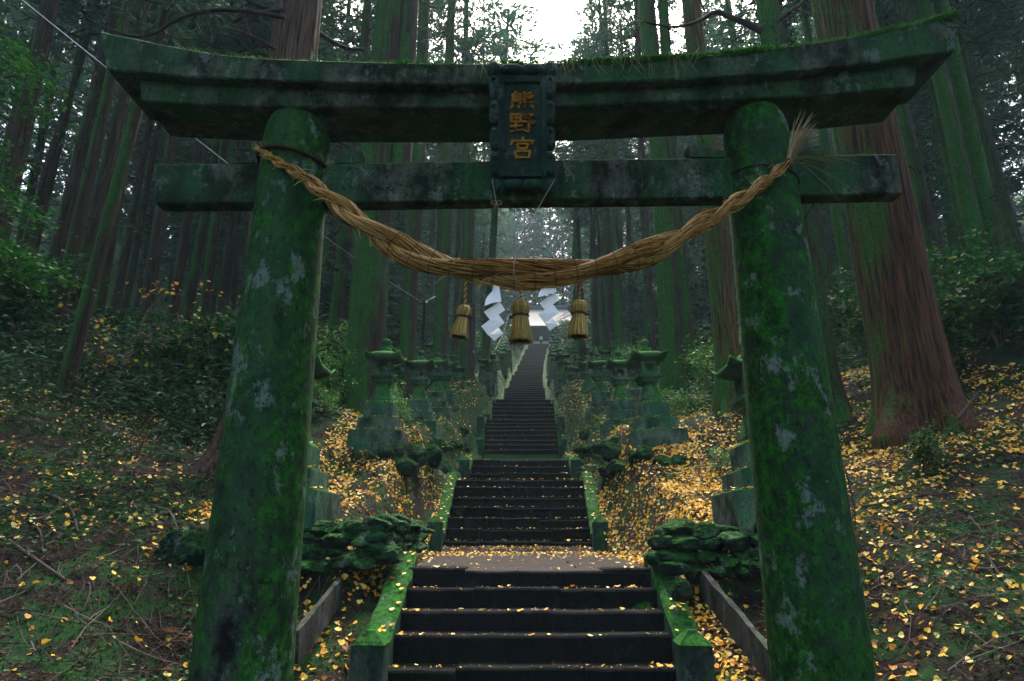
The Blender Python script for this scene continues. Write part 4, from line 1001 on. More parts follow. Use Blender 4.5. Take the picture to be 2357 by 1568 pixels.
# right and left groves read from the photograph
GR = 'cedar trunks crowding the right hillside'; GL = 'cedar trunks crowding the left hillside'
for px, py, Y, w, ms, lb in [(2143, 524, 20, 33, 0, 'pale barked cedar just right of the giant red one'), (2242, 542, 18, 42, 1, 'first of two green mossy cedars side by side at right'), (2287, 578, 18.4, 44, 1, 'second of two green mossy cedars side by side at right'),
                             (2208, 520, 27, 24, 0, 'thin brown cedar left of the two green mossy ones'), (2312, 560, 28, 22, 0, 'dark cedar right of the two green mossy ones'), (2340, 520, 25, 24, 0, 'dark cedar at the right picture edge'),
                             (1945, 620, 24, 26, 1, 'slim mossy cedar between the black trunk and the giant red one'), (1907, 620, 27, 24, 0, 'slim brown cedar seen beside the black trunk')]:
    px_tree(px, py, Y, w, R.uniform(28, 33), lb, bool(ms), GR, crown=R.uniform(1.2, 1.5))
for px, py, Y, w, ms, lb in [(20, 452, 15, 46, 0, 'dark cedar at the left picture edge'), (74, 452, 24, 22, 0, 'thin dark cedar second from the left edge'), (101, 452, 27, 22, 0, 'grey cedar third from the left edge'), (152, 452, 18, 32, 0, 'dark cedar touching the tall mossy one at left'),
                             (188, 452, 16, 30, 1, 'tall green mossy cedar at left of the gate'), (230, 452, 18, 34, 0, 'broad dark cedar right of the tall mossy one'), (278, 452, 20, 24, 1, 'leaning green cedar under the left lintel tip'), (306, 452, 26, 18, 0, 'thin grey cedar right of the leaning green one'), (330, 452, 30, 17, 0, 'thin dark cedar left of the tie beam end'),
                             (357, 600, 22, 30, 0, 'brown cedar under the left end of the tie beam'), (425, 560, 25, 24, 0, 'grey cedar behind the yellow sapling'), (455, 560, 28, 24, 1, 'mossy cedar right of the yellow sapling'), (494, 560, 26, 24, 1, 'dark mossy cedar near the left pillar'), (528, 560, 32, 18, 0, 'pale cedar close to the left pillar'), (556, 560, 36, 16, 0, 'thin grey cedar touching the left pillar edge')]:
    px_tree(px, py, Y, w, R.uniform(28, 33), lb, bool(ms), GL, crown=R.uniform(1.2, 1.5))
# leaning dark trunk in front of the left undergrowth
tree(WX(150, 880, 12.5), 12.5, .14, 20, 'thin dark trunk leaning right in front of the left undergrowth', None, True, crown=.6, lean=(0, math.radians(3.5)))
def fill(n, xr, yr, mind, label, group, dmin=5.5, hh=(28, 35), rr=(.2, .36), pm=.62, crown=(.9, 1.1), lowp=0.):
    k = 0; tries = 0
    while k < n and tries < n * 60:
        tries += 1; y = R.uniform(*yr); x = R.uniform(*xr)
        if abs(x - XC(y)) < dmin: continue
        if any((x - a) ** 2 + (y - c) ** 2 < mind * mind for a, c in TREES): continue
        tree(x, y, R.uniform(*rr), R.uniform(*hh), label, group, R.random() < pm, crown=R.uniform(*crown), low=R.random() < lowp); k += 1
fill(46, (-42, -7), (23, 62), 2.4, 'slender straight cedar among the crowded trunks of the left hillside', GL, lowp=.5, crown=(1.0, 1.35))
fill(46, (8, 44), (22, 62), 2.4, 'slender straight cedar among the crowded trunks of the right hillside', GR, lowp=.5, crown=(1.0, 1.35))
GB = 'hazy cedars beside the upper stairs'
fill(16, (-9, 11), (50, 100), 2.6, 'tall hazy cedar close beside the distant upper stairs', GB, dmin=4.6, rr=(.25, .42), crown=(.9, 1.3), lowp=.1)
fill(20, (-22, 24), (42, 100), 3.0, 'tall hazy cedar beside the distant upper stairs', GB, dmin=7.0, rr=(.25, .42), lowp=.12, crown=(.75, 1.0))
fill(30, (-45, 48), (64, 118), 4.0, 'misty cedar far back on the hillside', GB, dmin=12, rr=(.25, .4), lowp=.8, crown=(1.1, 1.4))
fill(30, (-24, 30), (124, 150), 3.2, 'misty cedar on the slope behind the shrine hall', GB, dmin=0, rr=(.28, .42), hh=(32, 40), lowp=.6, crown=(1.1, 1.4))
for i, (dx, Y) in enumerate(((-7, 123), (-4.2, 126), (-1.5, 124), (1.0, 127), (3.5, 123.5), (6, 126), (8.5, 124), (11.5, 127), (-10, 126))):
    tree(XC(Y) + dx, Y, R.uniform(.3, .4), R.uniform(40, 46), 'tall misty cedar rising directly behind the shrine roof', 'cedars directly behind the shrine hall', crown=2.0, low=True)
fill(22, (-30, 30), (-20, 9.5), 3.4, 'unseen cedar added around the approach to shade the gate front', 'unseen shading cedars added around the approach', dmin=9.5, rr=(.3, .45), crown=(1.3, 1.6))  # out-of-view cedars added to darken the gate front and foreground
fill(3, (-9, 9), (-20, -9), 4.0, 'unseen cedar added around the approach to shade the gate front', 'unseen shading cedars added around the approach', dmin=3.0, rr=(.3, .45), crown=(1.3, 1.6))
def distant_wood():
    b = MB(); tv, tf = [], []
    for k in range(6):
        a = k / 6 * 6.28; c, s_ = math.cos(a), math.sin(a); o = len(tv)
        tv += [(c * .03 - s_ * .07, .05, s_ * .03 + c * .07), (c * .03 + s_ * .07, .05, s_ * .03 - c * .07), (c * .3, .62, s_ * .3), (c * .27, 1.0 - .25 * (k % 2), s_ * .27)]; tf += [(o, o + 1, o + 2), (o, o + 2, o + 3)]
    n = 85000; g = np.random.default_rng(5); y = g.uniform(58, 150, n); sd = g.choice([-1, 1], n); d_ = 21 + 43 * g.random(n) ** 1.1; d_ = np.where(y > 126, g.uniform(0, 60, n), d_); x = XC(y) + sd * d_
    cl = vnoise(x * .23, y * .23, 90); k = cl > .36; x, y = x[k], y[k]; n = len(x); z = H(x, y) + 42 * g.random(n) ** .85 * (.5 + .7 * vnoise(x * .3, y * .3, 91))
    n2 = 16000; y2 = g.uniform(34, 104, n2); d2 = g.uniform(7, 16, n2); x2 = XC(y2) + g.choice([-1, 1], n2) * d2; k2 = vnoise(x2 * .35, y2 * .35, 95) > .48; x2, y2 = x2[k2], y2[k2]
    z2 = H(x2, y2) + 9 * g.random(len(x2)) ** 1.3 * vnoise(x2 * .5, y2 * .5, 96) * 1.4; x, y, z = np.r_[x, x2], np.r_[y, y2], np.r_[z, z2]; n = len(x)
    b.scatter(tv, tf, np.c_[x, y, z], dirmats(g.normal(0, 1, (n, 3)) * [1, 1, .5], g.uniform(0, 6, n)), g.uniform(.8, 1.7, n)); kind(b.obj('distant_wood', M['needles']), 'stuff', 'far-off misty cedar wood closing the hillside behind the trunks')
distant_wood()

# ------------------------------------------------------------------ shrubs and undergrowth
LEAF = ([(-.0, 0, 0), (.5, .35, .06), (.36, .75, .03), (0, 1.05, -.06), (-.36, .75, .03), (-.5, .35, .06)], [(0, 1, 2, 3), (0, 3, 4, 5)])
def leafc(b, P, D, S_, w=.45, g=rng, m=0):
    tv = np.array(LEAF[0]) * np.array([w * 2, 1, 1]); b.scatter(tv, LEAF[1], P, dirmats(D, g.uniform(-.7, .7, len(P))), S_, m)
SHR = []
for k, (mat, w, sz, n) in enumerate((('broad', .40, .085, 1500), ('broad', .45, .075, 1300), ('fresh', .45, .06, 900), ('yellow', .5, .048, 130))):
    g = np.random.default_rng(70 + k); bs, bf = MB(), MB(); P, D = [], []
    ns = (9, 8, 8, 6)[k]
    for i in range(ns):
        az = g.uniform(0, 6.28); L = g.uniform(.9, 1.7); sp = g.uniform(.2, .75); a = np.linspace(0, 1, 6)
        pts = np.c_[np.cos(az) * sp * a ** 1.3 * L * .8, np.sin(az) * sp * a ** 1.3 * L * .8, L * a * (1 - .15 * a)] + np.r_[np.zeros((1, 3)), g.normal(0, .03, (5, 3))]
        bs.tube(pts, np.linspace(.016, .004, 6), 5)
        for j in range(5):
            s0 = pts[g.integers(2, 6)]; d_ = g.normal(0, 1, 3); d_[2] = abs(d_[2]) * .5; e_ = s0 + d_ * .28; bs.tube([s0, (s0 + e_) / 2 + g.normal(0, .02, 3), e_], [.005, .004, .002], 4)
            m_ = n // (ns * 5); c = s0[None] + (e_ - s0)[None] * g.uniform(.3, 1.2, (m_, 1)) + g.normal(0, .11, (m_, 3)) * [1, 1, .7]; P.append(c); D.append(g.normal(0, 1, (m_, 3)) * [1, 1, .4] + [0, 0, -.15] + (c - [0, 0, .8]) * .5)
    P = np.concatenate(P); D = np.concatenate(D); leafc(bf, P, D, g.uniform(.7, 1.35, len(P)) * sz, w, g)
    SHR.append((bs.mesh('stems', M['twig']), bf.mesh('foliage', M[mat])))
def shrub(k, x, y, s, label, group=None, name='shrub'):
    t = thing(name, label, 'shrub', (x, y, float(H(x, y)) - .06), R.uniform(0, 6.28), group); t.scale = (s, s, s * R.uniform(.85, 1.15))
    put('stems', SHR[k][0], t); put('foliage', SHR[k][1], t); return t
GS = 'dark glossy shrubs on the right slope'
for i in range(22):
    Y = R.uniform(13.5, 22); x = WX(R.uniform(1960, 2480), 700, Y)
    shrub(R.randint(0, 1), x, Y, R.uniform(1.0, 1.8), 'dark glossy broadleaf shrub in the thicket right of the giant cedar', GS)
for i in range(14):
    Y = R.uniform(18, 30); x = WX(R.uniform(1590, 1960), 750, Y)
    shrub(R.choice((0, 1, 1, 2)), x, Y, R.uniform(.9, 1.9), 'leafy green shrub among the trunks behind the right pillar', 'shrubs behind the right pillar')
for i in range(16):
    Y = R.uniform(14, 24); x = WX(R.uniform(-60, 540), 780, Y)
    shrub(R.randint(0, 1), x, Y, R.uniform(.9, 1.5), 'dark leafy shrub in the bamboo grass left of the gate', 'shrubs on the left slope')
for i in range(12):
    Y = R.uniform(20, 34); x = WX(R.uniform(740, 800), 750, Y) if i < 6 else XC(Y) - R.uniform(4.2, 6.5)
    shrub(R.choice((0, 1, 2)), x, Y, R.uniform(1, 1.8), 'green bushy shrub behind the left lantern row', 'shrubs behind the left lanterns')
for i in range(16):
    Y = R.uniform(60, 98); x = XC(Y) + R.choice((-1, 1)) * R.uniform(3.8, 7)
    shrub(R.choice((0, 1, 1)), x, Y, R.uniform(1.2, 2.2), 'dark green bush beside the distant top of the stairs', 'bushes along the upper stairs')
for px, Y, s_ in ((1300, 86, 2.3), (1320, 84, 2.9), (1340, 82, 2.8), (1185, 84, 1.5)):
    shrub(R.choice((0, 1)), WX(px, 790, Y), Y, s_, 'large dark evergreen bush partly hiding the shrine roof', 'large bushes in front of the shrine hall')
for i in range(20):
    Y = R.uniform(16.5, 40); x = XC(Y) + R.choice((-1, 1)) * R.uniform(4.3, 6.5)
    shrub(2, x, Y, R.uniform(.7, 1.3), 'bright green bush showing between the stone lanterns', 'fresh green bushes behind the lantern rows')
for px, py, Y, s, k, lb in [(1545, 905, 17.5, .75, 2, 'fresh green bush between the second and third right lanterns'), (1470, 885, 22, .55, 3, 'orange yellow leaved sapling behind the third right lantern'), (920, 880, 17.0, .7, 2, 'fresh green bush between the second and third left lanterns'), (755, 850, 15.5, .55, 2, 'fresh green bush just right of the left pillar'),
                            (300, 640, 13.5, 1.5, 3, 'bare sapling with a few yellow leaves left of the left pillar'), (460, 640, 15.0, 1.6, 3, 'orange leaved sapling rising above the bamboo grass near the left pillar'), (330, 930, 10.5, .5, 3, 'low orange leaved plant on the left ground'), (1640, 950, 13, .4, 2, 'small bright plant beside the golden mossy cedar'), (2120, 1040, 9.6, .5, 1, 'leafy seedling at the roots of the giant red cedar')]:
    x = WX(px, py, Y); shrub(k, x, Y, s, lb, None, 'sapling' if k == 3 else 'shrub')

# bamboo grass and low greenery: uncountable ground cover
def cover():
    b = MB(); P, D, S_ = [], [], []
    def zone(n, per, pxr, Yr, hgt, sz, el=.35):
        for i in range(n):
            Y = R.uniform(*Yr); x = WX(R.uniform(*pxr), 800, Y)
            if abs(x - XC(Y)) < 2.6: continue
            z = float(H(x, Y)); hh = R.uniform(*hgt); c = rng.normal(0, 1, (per, 3)) * [.30, .30, .22]; k = rng.random(per) ** .6
            p = np.array([x, Y, z]) + c + np.c_[0 * k, 0 * k, hh * k]; p[:, 2] = np.maximum(p[:, 2], z + .03)
            P.append(p); az = rng.uniform(0, 6.28, per); D.append(np.c_[np.cos(az), np.sin(az), rng.uniform(-.6, .3, per)]); S_.append(rng.uniform(.6, 1.4, per) * sz)
    zone(430, 46, (-160, 560), (12.5, 24), (.3, 1.0), .16)
    zone(60, 30, (-160, 540), (10, 13), (.12, .5), .11)
    zone(150, 36, (1930, 2520), (14, 24), (.3, 1.0), .13)
    zone(120, 34, (1560, 2000), (17, 30), (.3, 1.0), .14)
    zone(160, 30, (720, 1150), (22, 60), (.2, .7), .15)
    zone(160, 30, (1260, 1560), (22, 60), (.2, .7), .15)
    P_ = np.concatenate(P); leafc(b, P_, np.concatenate(D), np.concatenate(S_), .17)
    kind(b.obj('undergrowth', M['sasa']), 'stuff', 'dense dark bamboo grass with glints painted as pale leaves covering the slopes under the trees')
    b = MB(); P, D, S_ = [], [], []
    def low(n, xr, yr, sz, thr):
        x = rng.uniform(*xr, n); y = rng.uniform(*yr, n); k = (np.abs(x - XC(y)) > 1.85) & (vnoise(x * 1.1, y * 1.1, 44) > thr); x, y = x[k], y[k]
        z = H(x, y) + rng.uniform(.01, .10, len(x)); P.append(np.c_[x, y, z]); az = rng.uniform(0, 6.28, len(x)); D.append(np.c_[np.cos(az), np.sin(az), rng.uniform(-.2, .6, len(x))]); S_.append(rng.uniform(.6, 1.4, len(x)) * sz)
    low(11000, (-9, -2.2), (4.2, 11), .04, .44); low(4500, (-14, -3), (8, 14), .07, .48); low(6000, (2.3, 9), (4.2, 11), .04, .5); low(4000, (3, 14), (9, 18), .08, .55); low(16000, (-6, 7), (15, 45), .12, .38); low(24000, (-6, 9), (40, 100), .14, .33)
    P_ = np.concatenate(P); leafc(b, P_, np.concatenate(D), np.concatenate(S_), .42)
    kind(b.obj('ground_cover', M['broad']), 'stuff', 'low green leafy plants scattered over the forest floor')
    # moss tufts
    b = MB(); n = 90000; x = rng.uniform(-8, 8, n); y = 4.2 + 10 * rng.random(n) ** 1.5; k = (np.abs(x - XC(y)) > 1.8) & (vnoise(x * 1.7, y * 1.7, 77) > np.where(x < 0, .40, .54)); x, y = x[k], y[k]; n = len(x)
    b.scatter([(-.25, 0, 0), (.25, 0, 0), (0, 1, .1)], [(0, 1, 2)], np.c_[x, y, H(x, y) - .005], dirmats(np.c_[rng.normal(0, .6, (n, 2)), np.ones(n)], rng.uniform(0, 6, n)), rng.uniform(.02, .05, n))
    kind(b.obj('moss_carpet', M['mossdark']), 'stuff', 'short dark green moss growing on the forest floor near the gate')
cover()

# fallen leaves
FAN = [(0, -.55, .02), (0, 0, 0), (-.30, .22, .05), (-.52, .55, .10), (-.30, .80, .09), (-.06, .78, .02), (0, .58, 0), (.06, .78, .02), (.30, .80, .09), (.52, .55, .10), (.30, .22, .05), (.02, -.55, .02)]
FANF = [(1, 6, 5, 4, 3, 2), (1, 10, 9, 8, 7, 6), (0, 1, 11)]
def leaves():
    b = MB(); P, Nn, S_ = [], [], []
    def zone(n, xr, yr, sz, dens):
        x = rng.uniform(*xr, n); y = rng.uniform(*yr, n)
        d_ = np.abs(x - XC(y)); k = (d_ > 1.7) & (rng.random(n) < dens * np.clip(2.3 * (.6 * vnoise(x * .9, y * .9, 61) + .4 * vnoise(x * 3.1, y * 3.1, 62)) - .55, .05, 1.5)); x, y = x[k], y[k]
        P.append(np.c_[x, y, H(x, y) + rng.uniform(.006, .035, len(x))]); Nn.append(Hn(x, y) + rng.normal(0, .55, (len(x), 3)) * [1, 1, .3]); S_.append(rng.uniform(.5, 1.25, len(x)) * sz)
    zone(13000, (1.7, 4.0), (8.4, 16), .062, 1.0); zone(23000, (2.5, 11), (8.5, 18), .066, .8); zone(4200, (1.9, 8), (4, 8.6), .064, .75)
    zone(11000, (-4.2, -1.6), (8.5, 16.5), .062, .75); zone(5500, (-10, -3.5), (7.5, 14), .060, .5); zone(1300, (-8, -2.2), (4, 8.6), .066, .5); zone(500, (-2.6, -1.6), (6, 8.6), .066, .9)
    zone(800, (1.7, 2.6), (6, 8.6), .066, 1.2)
    zone(8000, (1.7, 8), (16, 34), .085, .6); zone(6000, (-6, -1.7), (16, 34), .085, .5); zone(6500, (7, 20), (12, 26), .085, .6)
    # gully and landing
    x = rng.uniform(-1.9, 1.9, 2600); y = rng.uniform(8.85, 14.05, 2600); k = rng.random(2600) < np.clip(.04 + .9 * sm(10.5, 14.0, y) ** 1.5 + .35 * sm(1.2, 1.9, abs(x)), 0, 1); x, y = x[k] + XC(y[k]), y[k]
    P.append(np.c_[x, y, S(y) + .012 + rng.uniform(0, .03, len(x))]); Nn.append(np.c_[rng.normal(0, .3, (len(x), 2)), np.ones(len(x))]); S_.append(rng.uniform(.4, 1.1, len(x)) * .06)
    cr_ = []
    for fl in flights[:4]:
        for k_, (Y, Z, xc) in enumerate(fl):
            for _ in range(70 if Y < 17 else 30):
                a_ = R.uniform(-1, 1); a_ = a_ * abs(a_) ** -.3 if R.random() < .4 else a_
                cr_.append((xc + max(-1.48, min(1.48, a_ * 1.48)), Y + abs(R.gauss(.02, .10)), Z + .012))
    for _ in range(420): cr_.append((XC(14) + R.gauss(-.3, .75), 14.12 - abs(R.gauss(0, .16)), S(14.0) + R.uniform(.0, .07)))
    cr_ = np.array(cr_); P.append(cr_); Nn.append(np.c_[rng.normal(0, .5, (len(cr_), 2)), np.ones(len(cr_))]); S_.append(np.where(rng.random(len(cr_)) < .88, rng.uniform(.008, .026, len(cr_)), rng.uniform(.03, .06, len(cr_))))
    lp = np.array([q[0] for q in leaf_pts]); ln_ = np.array([q[1] for q in leaf_pts]); P.append(lp); Nn.append(ln_.astype(float)); S_.append(rng.uniform(.6, 1.1, len(lp)) * .068)
    P_ = np.concatenate(P); N_ = np.concatenate(Nn)
    b.scatter(FAN, FANF, P_, rotmats(N_, rng.uniform(0, 6.28, len(P_))), np.concatenate(S_))
    kind(b.obj('fallen_leaves', M['ginkgo']), 'stuff', 'golden fan shaped leaves littering the ground, the landing and the steps')
leaves()
# twigs and sticks
def twigs():
    b = MB(); n = 0
    for i in range(6500):
        lf = R.random() < .5
        x = R.uniform(-9, -2.1) if lf else R.uniform(2.0, 9.5); y = 4.3 + 9 * R.random() ** 1.2
        if abs(x - XC(y)) < 1.9: continue
        L = R.uniform(.08, .55) * R.choice((1, 1, 1.6)); az = R.uniform(0, 6.28); cv = R.uniform(-.5, .5); a = np.linspace(-.5, .5, 4)
        px = x + math.cos(az) * L * a - math.sin(az) * cv * L * a * a; py = y + math.sin(az) * L * a + math.cos(az) * cv * L * a * a
        b.tube(np.c_[px, py, H(px, py) + R.uniform(.01, .05) + R.uniform(-.05, .12) * L * a], np.array([1, .8, .6, .3]) * R.uniform(.002, .006), 3)
    kind(b.obj('twigs', M['twig']), 'stuff', 'thin dry twigs strewn over the forest floor')
    b = MB()
    for i in range(90):
        lf = R.random() < .5; x = R.uniform(-7, -2.4) if lf else R.uniform(2.6, 7.5); y = 4.3 + 6 * R.random(); az = R.uniform(0, 6.28); z = float(H(x, y)) + .04
        for q in range(22):
            a = R.random(); s0 = np.array([x, y, z]) + np.array([math.cos(az), math.sin(az), 0]) * .35 * a; d_ = az + R.choice((-1, 1)) * R.uniform(.4, 1.1); L = R.uniform(.06, .16)
            b.tube([s0, s0 + np.array([math.cos(d_) * L, math.sin(d_) * L, R.uniform(-.02, .03)])], [.006, .002], 3, cap=False)
    n = 46000; x = rng.uniform(-9, 9, n); y = 4.2 + 12 * rng.random(n) ** 1.4; k = np.abs(x - XC(y)) > 1.75; x, y = x[k], y[k]; n = len(x); az = rng.uniform(0, 6.28, n)
    b.scatter([(-.16, -.5, 0), (.16, -.5, 0), (.2, .2, .06), (0, .6, 0), (-.2, .2, .06)], [(0, 1, 2, 3, 4)], np.c_[x, y, H(x, y) + rng.uniform(.002, .02, n)], dirmats(np.c_[np.cos(az), np.sin(az), rng.normal(0, .3, n)], rng.normal(0, .6, n)), rng.uniform(.015, .055, n))
    kind(b.obj('dry_fronds', M['dry']), 'stuff', 'rust brown dead cedar fronds lying on the forest floor')
twigs()
for pts, Y, w, lb in [([(95, 1135), (135, 1148), (165, 1175), (178, 1225)], 7.4, .022, 'curved pale fallen branch on the left ground'), ([(350, 1165), (385, 1175), (400, 1195), (408, 1222)], 7.5, .02, 'short bent fallen branch left of the left pillar'), ([(20, 1245), (70, 1280), (150, 1335)], 6.6, .022, 'straight fallen branch in the left foreground'),
                      ([(65, 1195), (92, 1225), (98, 1270)], 7.0, .014, 'thin hooked stick in the left foreground'), ([(2205, 965), (2235, 925), (2250, 905)], 9.8, .03, 'broken stick standing beside the giant cedar roots'), ([(1955, 1170), (2050, 1155), (2160, 1130)], 7.9, .018, 'long thin branch lying right of the right pillar'), ([(2270, 1270), (2285, 1300), (2320, 1350)], 6.8, .014, 'thin curved stick in the right foreground'), ([(1945, 1080), (1965, 1160), (1968, 1225)], 8.2, .012, 'upright dead twig just right of the right pillar')]:
    P_ = []
    for i, (px, py) in enumerate(pts):
        p = W(px, py, Y); 
        for _ in range(12):        # slide along the sight line to the ground
            dz = p[2] - float(H(p[0], p[1])) - .03
            if 'standing' in lb or 'upright' in lb: break
            t, q = ray(py); Y2 = p[1] + dz * .8; Y2 = min(max(Y2, 4.5), 16); p = W(px, py, Y2)
        P_.append(p)
    P_ = np.array(P_); b = MB(); b.tube(cr(P_, 14) - P_[0], np.linspace(w, w * .6, 14), 6); tag(b.obj('fallen_branch', M['twig'], loc=P_[0], smooth=True), lb, 'branch', 'fallen branches on the forest floor')

# maple hanging in from the left
def maple():
    X0, Y0 = -9.2, 8.6; t = thing('maple_tree', 'bright green maple reaching its leafy sprays in from the left picture edge', 'tree', (X0, Y0, float(H(X0, Y0)) - .05))
    o = np.array(t.location); b = MB(); trunk_mesh(b, .13, 9, 12, 20, 3, .5, .03); b.obj('trunk', M['bark'], t, smooth=True); bf = MB(); bl = MB(); P, D = [], []
    for px, py, spx, spy, n in [(35, 130, 45, 34, 420), (15, 200, 45, 26, 300), (70, 170, 36, 18, 120), (8, 445, 36, 16, 200), (30, 475, 30, 12, 120), (25, 570, 45, 18, 320), (65, 600, 36, 15, 200), (5, 620, 32, 18, 200), (-70, 330, 50, 80, 600)]:
        c = W(px, py, 8.2 + R.uniform(-.4, .4)); s0 = np.array([X0 + .2, Y0, c[2] - .7]); bl.tube(cr(np.array([s0, (s0 + c) / 2 + [0, 0, .35], c]), 10) - o, np.linspace(.03, .006, 10), 5)
        k = rng.normal(0, 1, (n, 3)) * [spx / F * 8, .5, spy / F * 8 * .6]; p = c + k; p[:, 2] -= .3 * abs(k[:, 0]); P.append(p); az = rng.uniform(0, 6.28, n); D.append(np.c_[np.cos(az), np.sin(az), rng.uniform(-.7, .1, n)])
    P = np.concatenate(P) - o; D = np.concatenate(D); n = len(P)
    st = [(0, 0, 0), (.5, .12, 0), (.2, .28, .02), (.52, .62, 0), (.14, .5, .02), (0, 1.05, -.05), (-.14, .5, .02), (-.52, .62, 0), (-.2, .28, .02), (-.5, .12, 0)]
    bf.scatter(st, [(0, 1, 2), (0, 2, 3, 4), (0, 4, 5), (0, 5, 6), (0, 6, 7, 8), (0, 8, 9)], P, dirmats(D, rng.uniform(-.6, .6, n)), rng.uniform(.05, .09, n))
    bl.obj('branches', M['twig'], t, smooth=True); bf.obj('crown', M['maple'], t)
maple()

# ------------------------------------------------------------------ lamp posts, cable
def lamp_post(px, ytop, Y, label, arm=1):
    x = WX(px, ytop, Y); zt = WZ(ytop, Y); z0 = float(H(x, Y)) - .1; h = zt - z0
    t = thing('lamp_post', label, 'lamp post', (x, Y, z0), 0, 'thin black lamp posts beside the stairs')
    b = MB(); b.lathe([(.075, 0), (.075, h * .55), (.055, h * .56), (.055, h), (.03, h + .03)], 12); b.obj('pole', M['pole'], t, smooth=True)
    b = MB(); b.box((.07, 0, h - .05), (.10, .08, .10)); b.obj('bracket', M['lamp'], t)
    b = MB(); b.tube([(.08 * arm, 0, h - .02), (.45 * arm, -.05, h + .17)], [.022, .026], 8); b.obj('lamp', M['lamp'], t, smooth=True)
    return np.array([x, Y, zt])
p1 = lamp_post(977, 692, 26, 'tall black lamp post with white tube lamp behind the third left lantern')
p2 = lamp_post(1087, 808, 46, 'second black lamp post, half as tall in view, behind the left tassel', -1)
p3 = lamp_post(1128, 818, 56, 'third black lamp post farther up left of the stairs')
p4 = lamp_post(1170, 726, 84, 'farthest lamp post with small white head near the stair top')
def cable(A, Bq, sag, label, mat, r=.011, n=40):
    a = np.linspace(0, 1, n)[:, None]; P_ = A * (1 - a) + Bq * a; P_[:, 2] -= sag * 4 * (a * (1 - a))[:, 0]
    b = MB(); b.tube(P_ - A, r, 5); tag(b.obj('cable', M[mat], loc=A, smooth=True), label, 'cable', 'overhead cables between the posts')
cable(W(-60, -90, 6.5), p1 + [-.05, 0, -.1], .25, 'long pale cable from the upper left corner down to the first lamp post', 'cable', .007)
cable(p1 + [.05, 0, -.1], p2, .9, 'grey cable between the first and second lamp posts', 'cableg', .004)
cable(p2, p3, .5, 'grey cable between the second and third lamp posts', 'cableg', .008)
cable(p3, p4, .8, 'pale cable from the third lamp post up to the farthest one', 'cableg', .010)

# ------------------------------------------------------------------ shrine hall and people
def shrine():
    Y = TOPY + 8; floor = float(S(Y)) ; xl = WX(1171, 754, Y); xr = WX(1345, 754, Y); ze = WZ(754, Y); zr = WZ(711, Y + 4)
    t = thing('shrine_hall', 'distant wooden shrine hall with pale metal roof at the head of the stairs', 'shrine', ((xl + xr) / 2, Y + 4, floor)); o = np.array(t.location)
    hw = (xr - xl) / 2; e = ze - floor; rg = zr - floor; rh = hw * .58
    b = MB(); n = 9; v = []
    for i in range(n):          # concave hipped roof
        a = i / (n - 1); zz = e + (rg - e) * (a ** 1.25); xx = hw + (rh - hw) * a; yy = 5.0 * (1 - a) + .15 * a
        v += [(-xx, -yy, zz), (xx, -yy, zz), (xx, yy, zz), (-xx, yy, zz)]
    f = [(i * 4 + k, i * 4 + (k + 1) % 4, (i + 1) * 4 + (k + 1) % 4, (i + 1) * 4 + k) for i in range(n - 1) for k in range(4)] + [(3, 2, 1, 0), tuple((n - 1) * 4 + k for k in range(4))]
    b.add(v, f); rf = b.obj('roof', M['roof'], t)
    b = MB(); b.box((0, 0, rg + .18), (rh * 2 + .5, .7, .40)); b.box((0, 0, rg + .48), (rh * 2 + .9, .45, .2)); b.obj('ridge', M['ridge'], rf)
    b = MB(); b.box((0, -4.9, e - .18), (hw * 2 - .4, .3, .3)); b.box((0, .2, e / 2), (hw * 2 - 2.4, 7.4, e - .05)); b.obj('wall', M['darkwood'], t)
    b = MB(); b.box((-.6, -3.6, 1.15), (3.2, .2, 2.3)); b.obj('entrance_shade', M['door_shade'], t)  # no opening here: dark slab painted as the shade inside the doorway
    for x in (-hw + 1.4, -2.4, 1.2, hw - 1.4):
        b = MB(); b.lathe([(.16, 0), (.15, e - .3)], 10, (x, -4.4, 0)); b.obj('column', M['darkwood'], t, smooth=True)
    b = MB(); b.box((-.6, -4.2, 2.55), (4.2, .05, .5)); b.obj('curtain', M['cloth_pale'], t)
shrine()
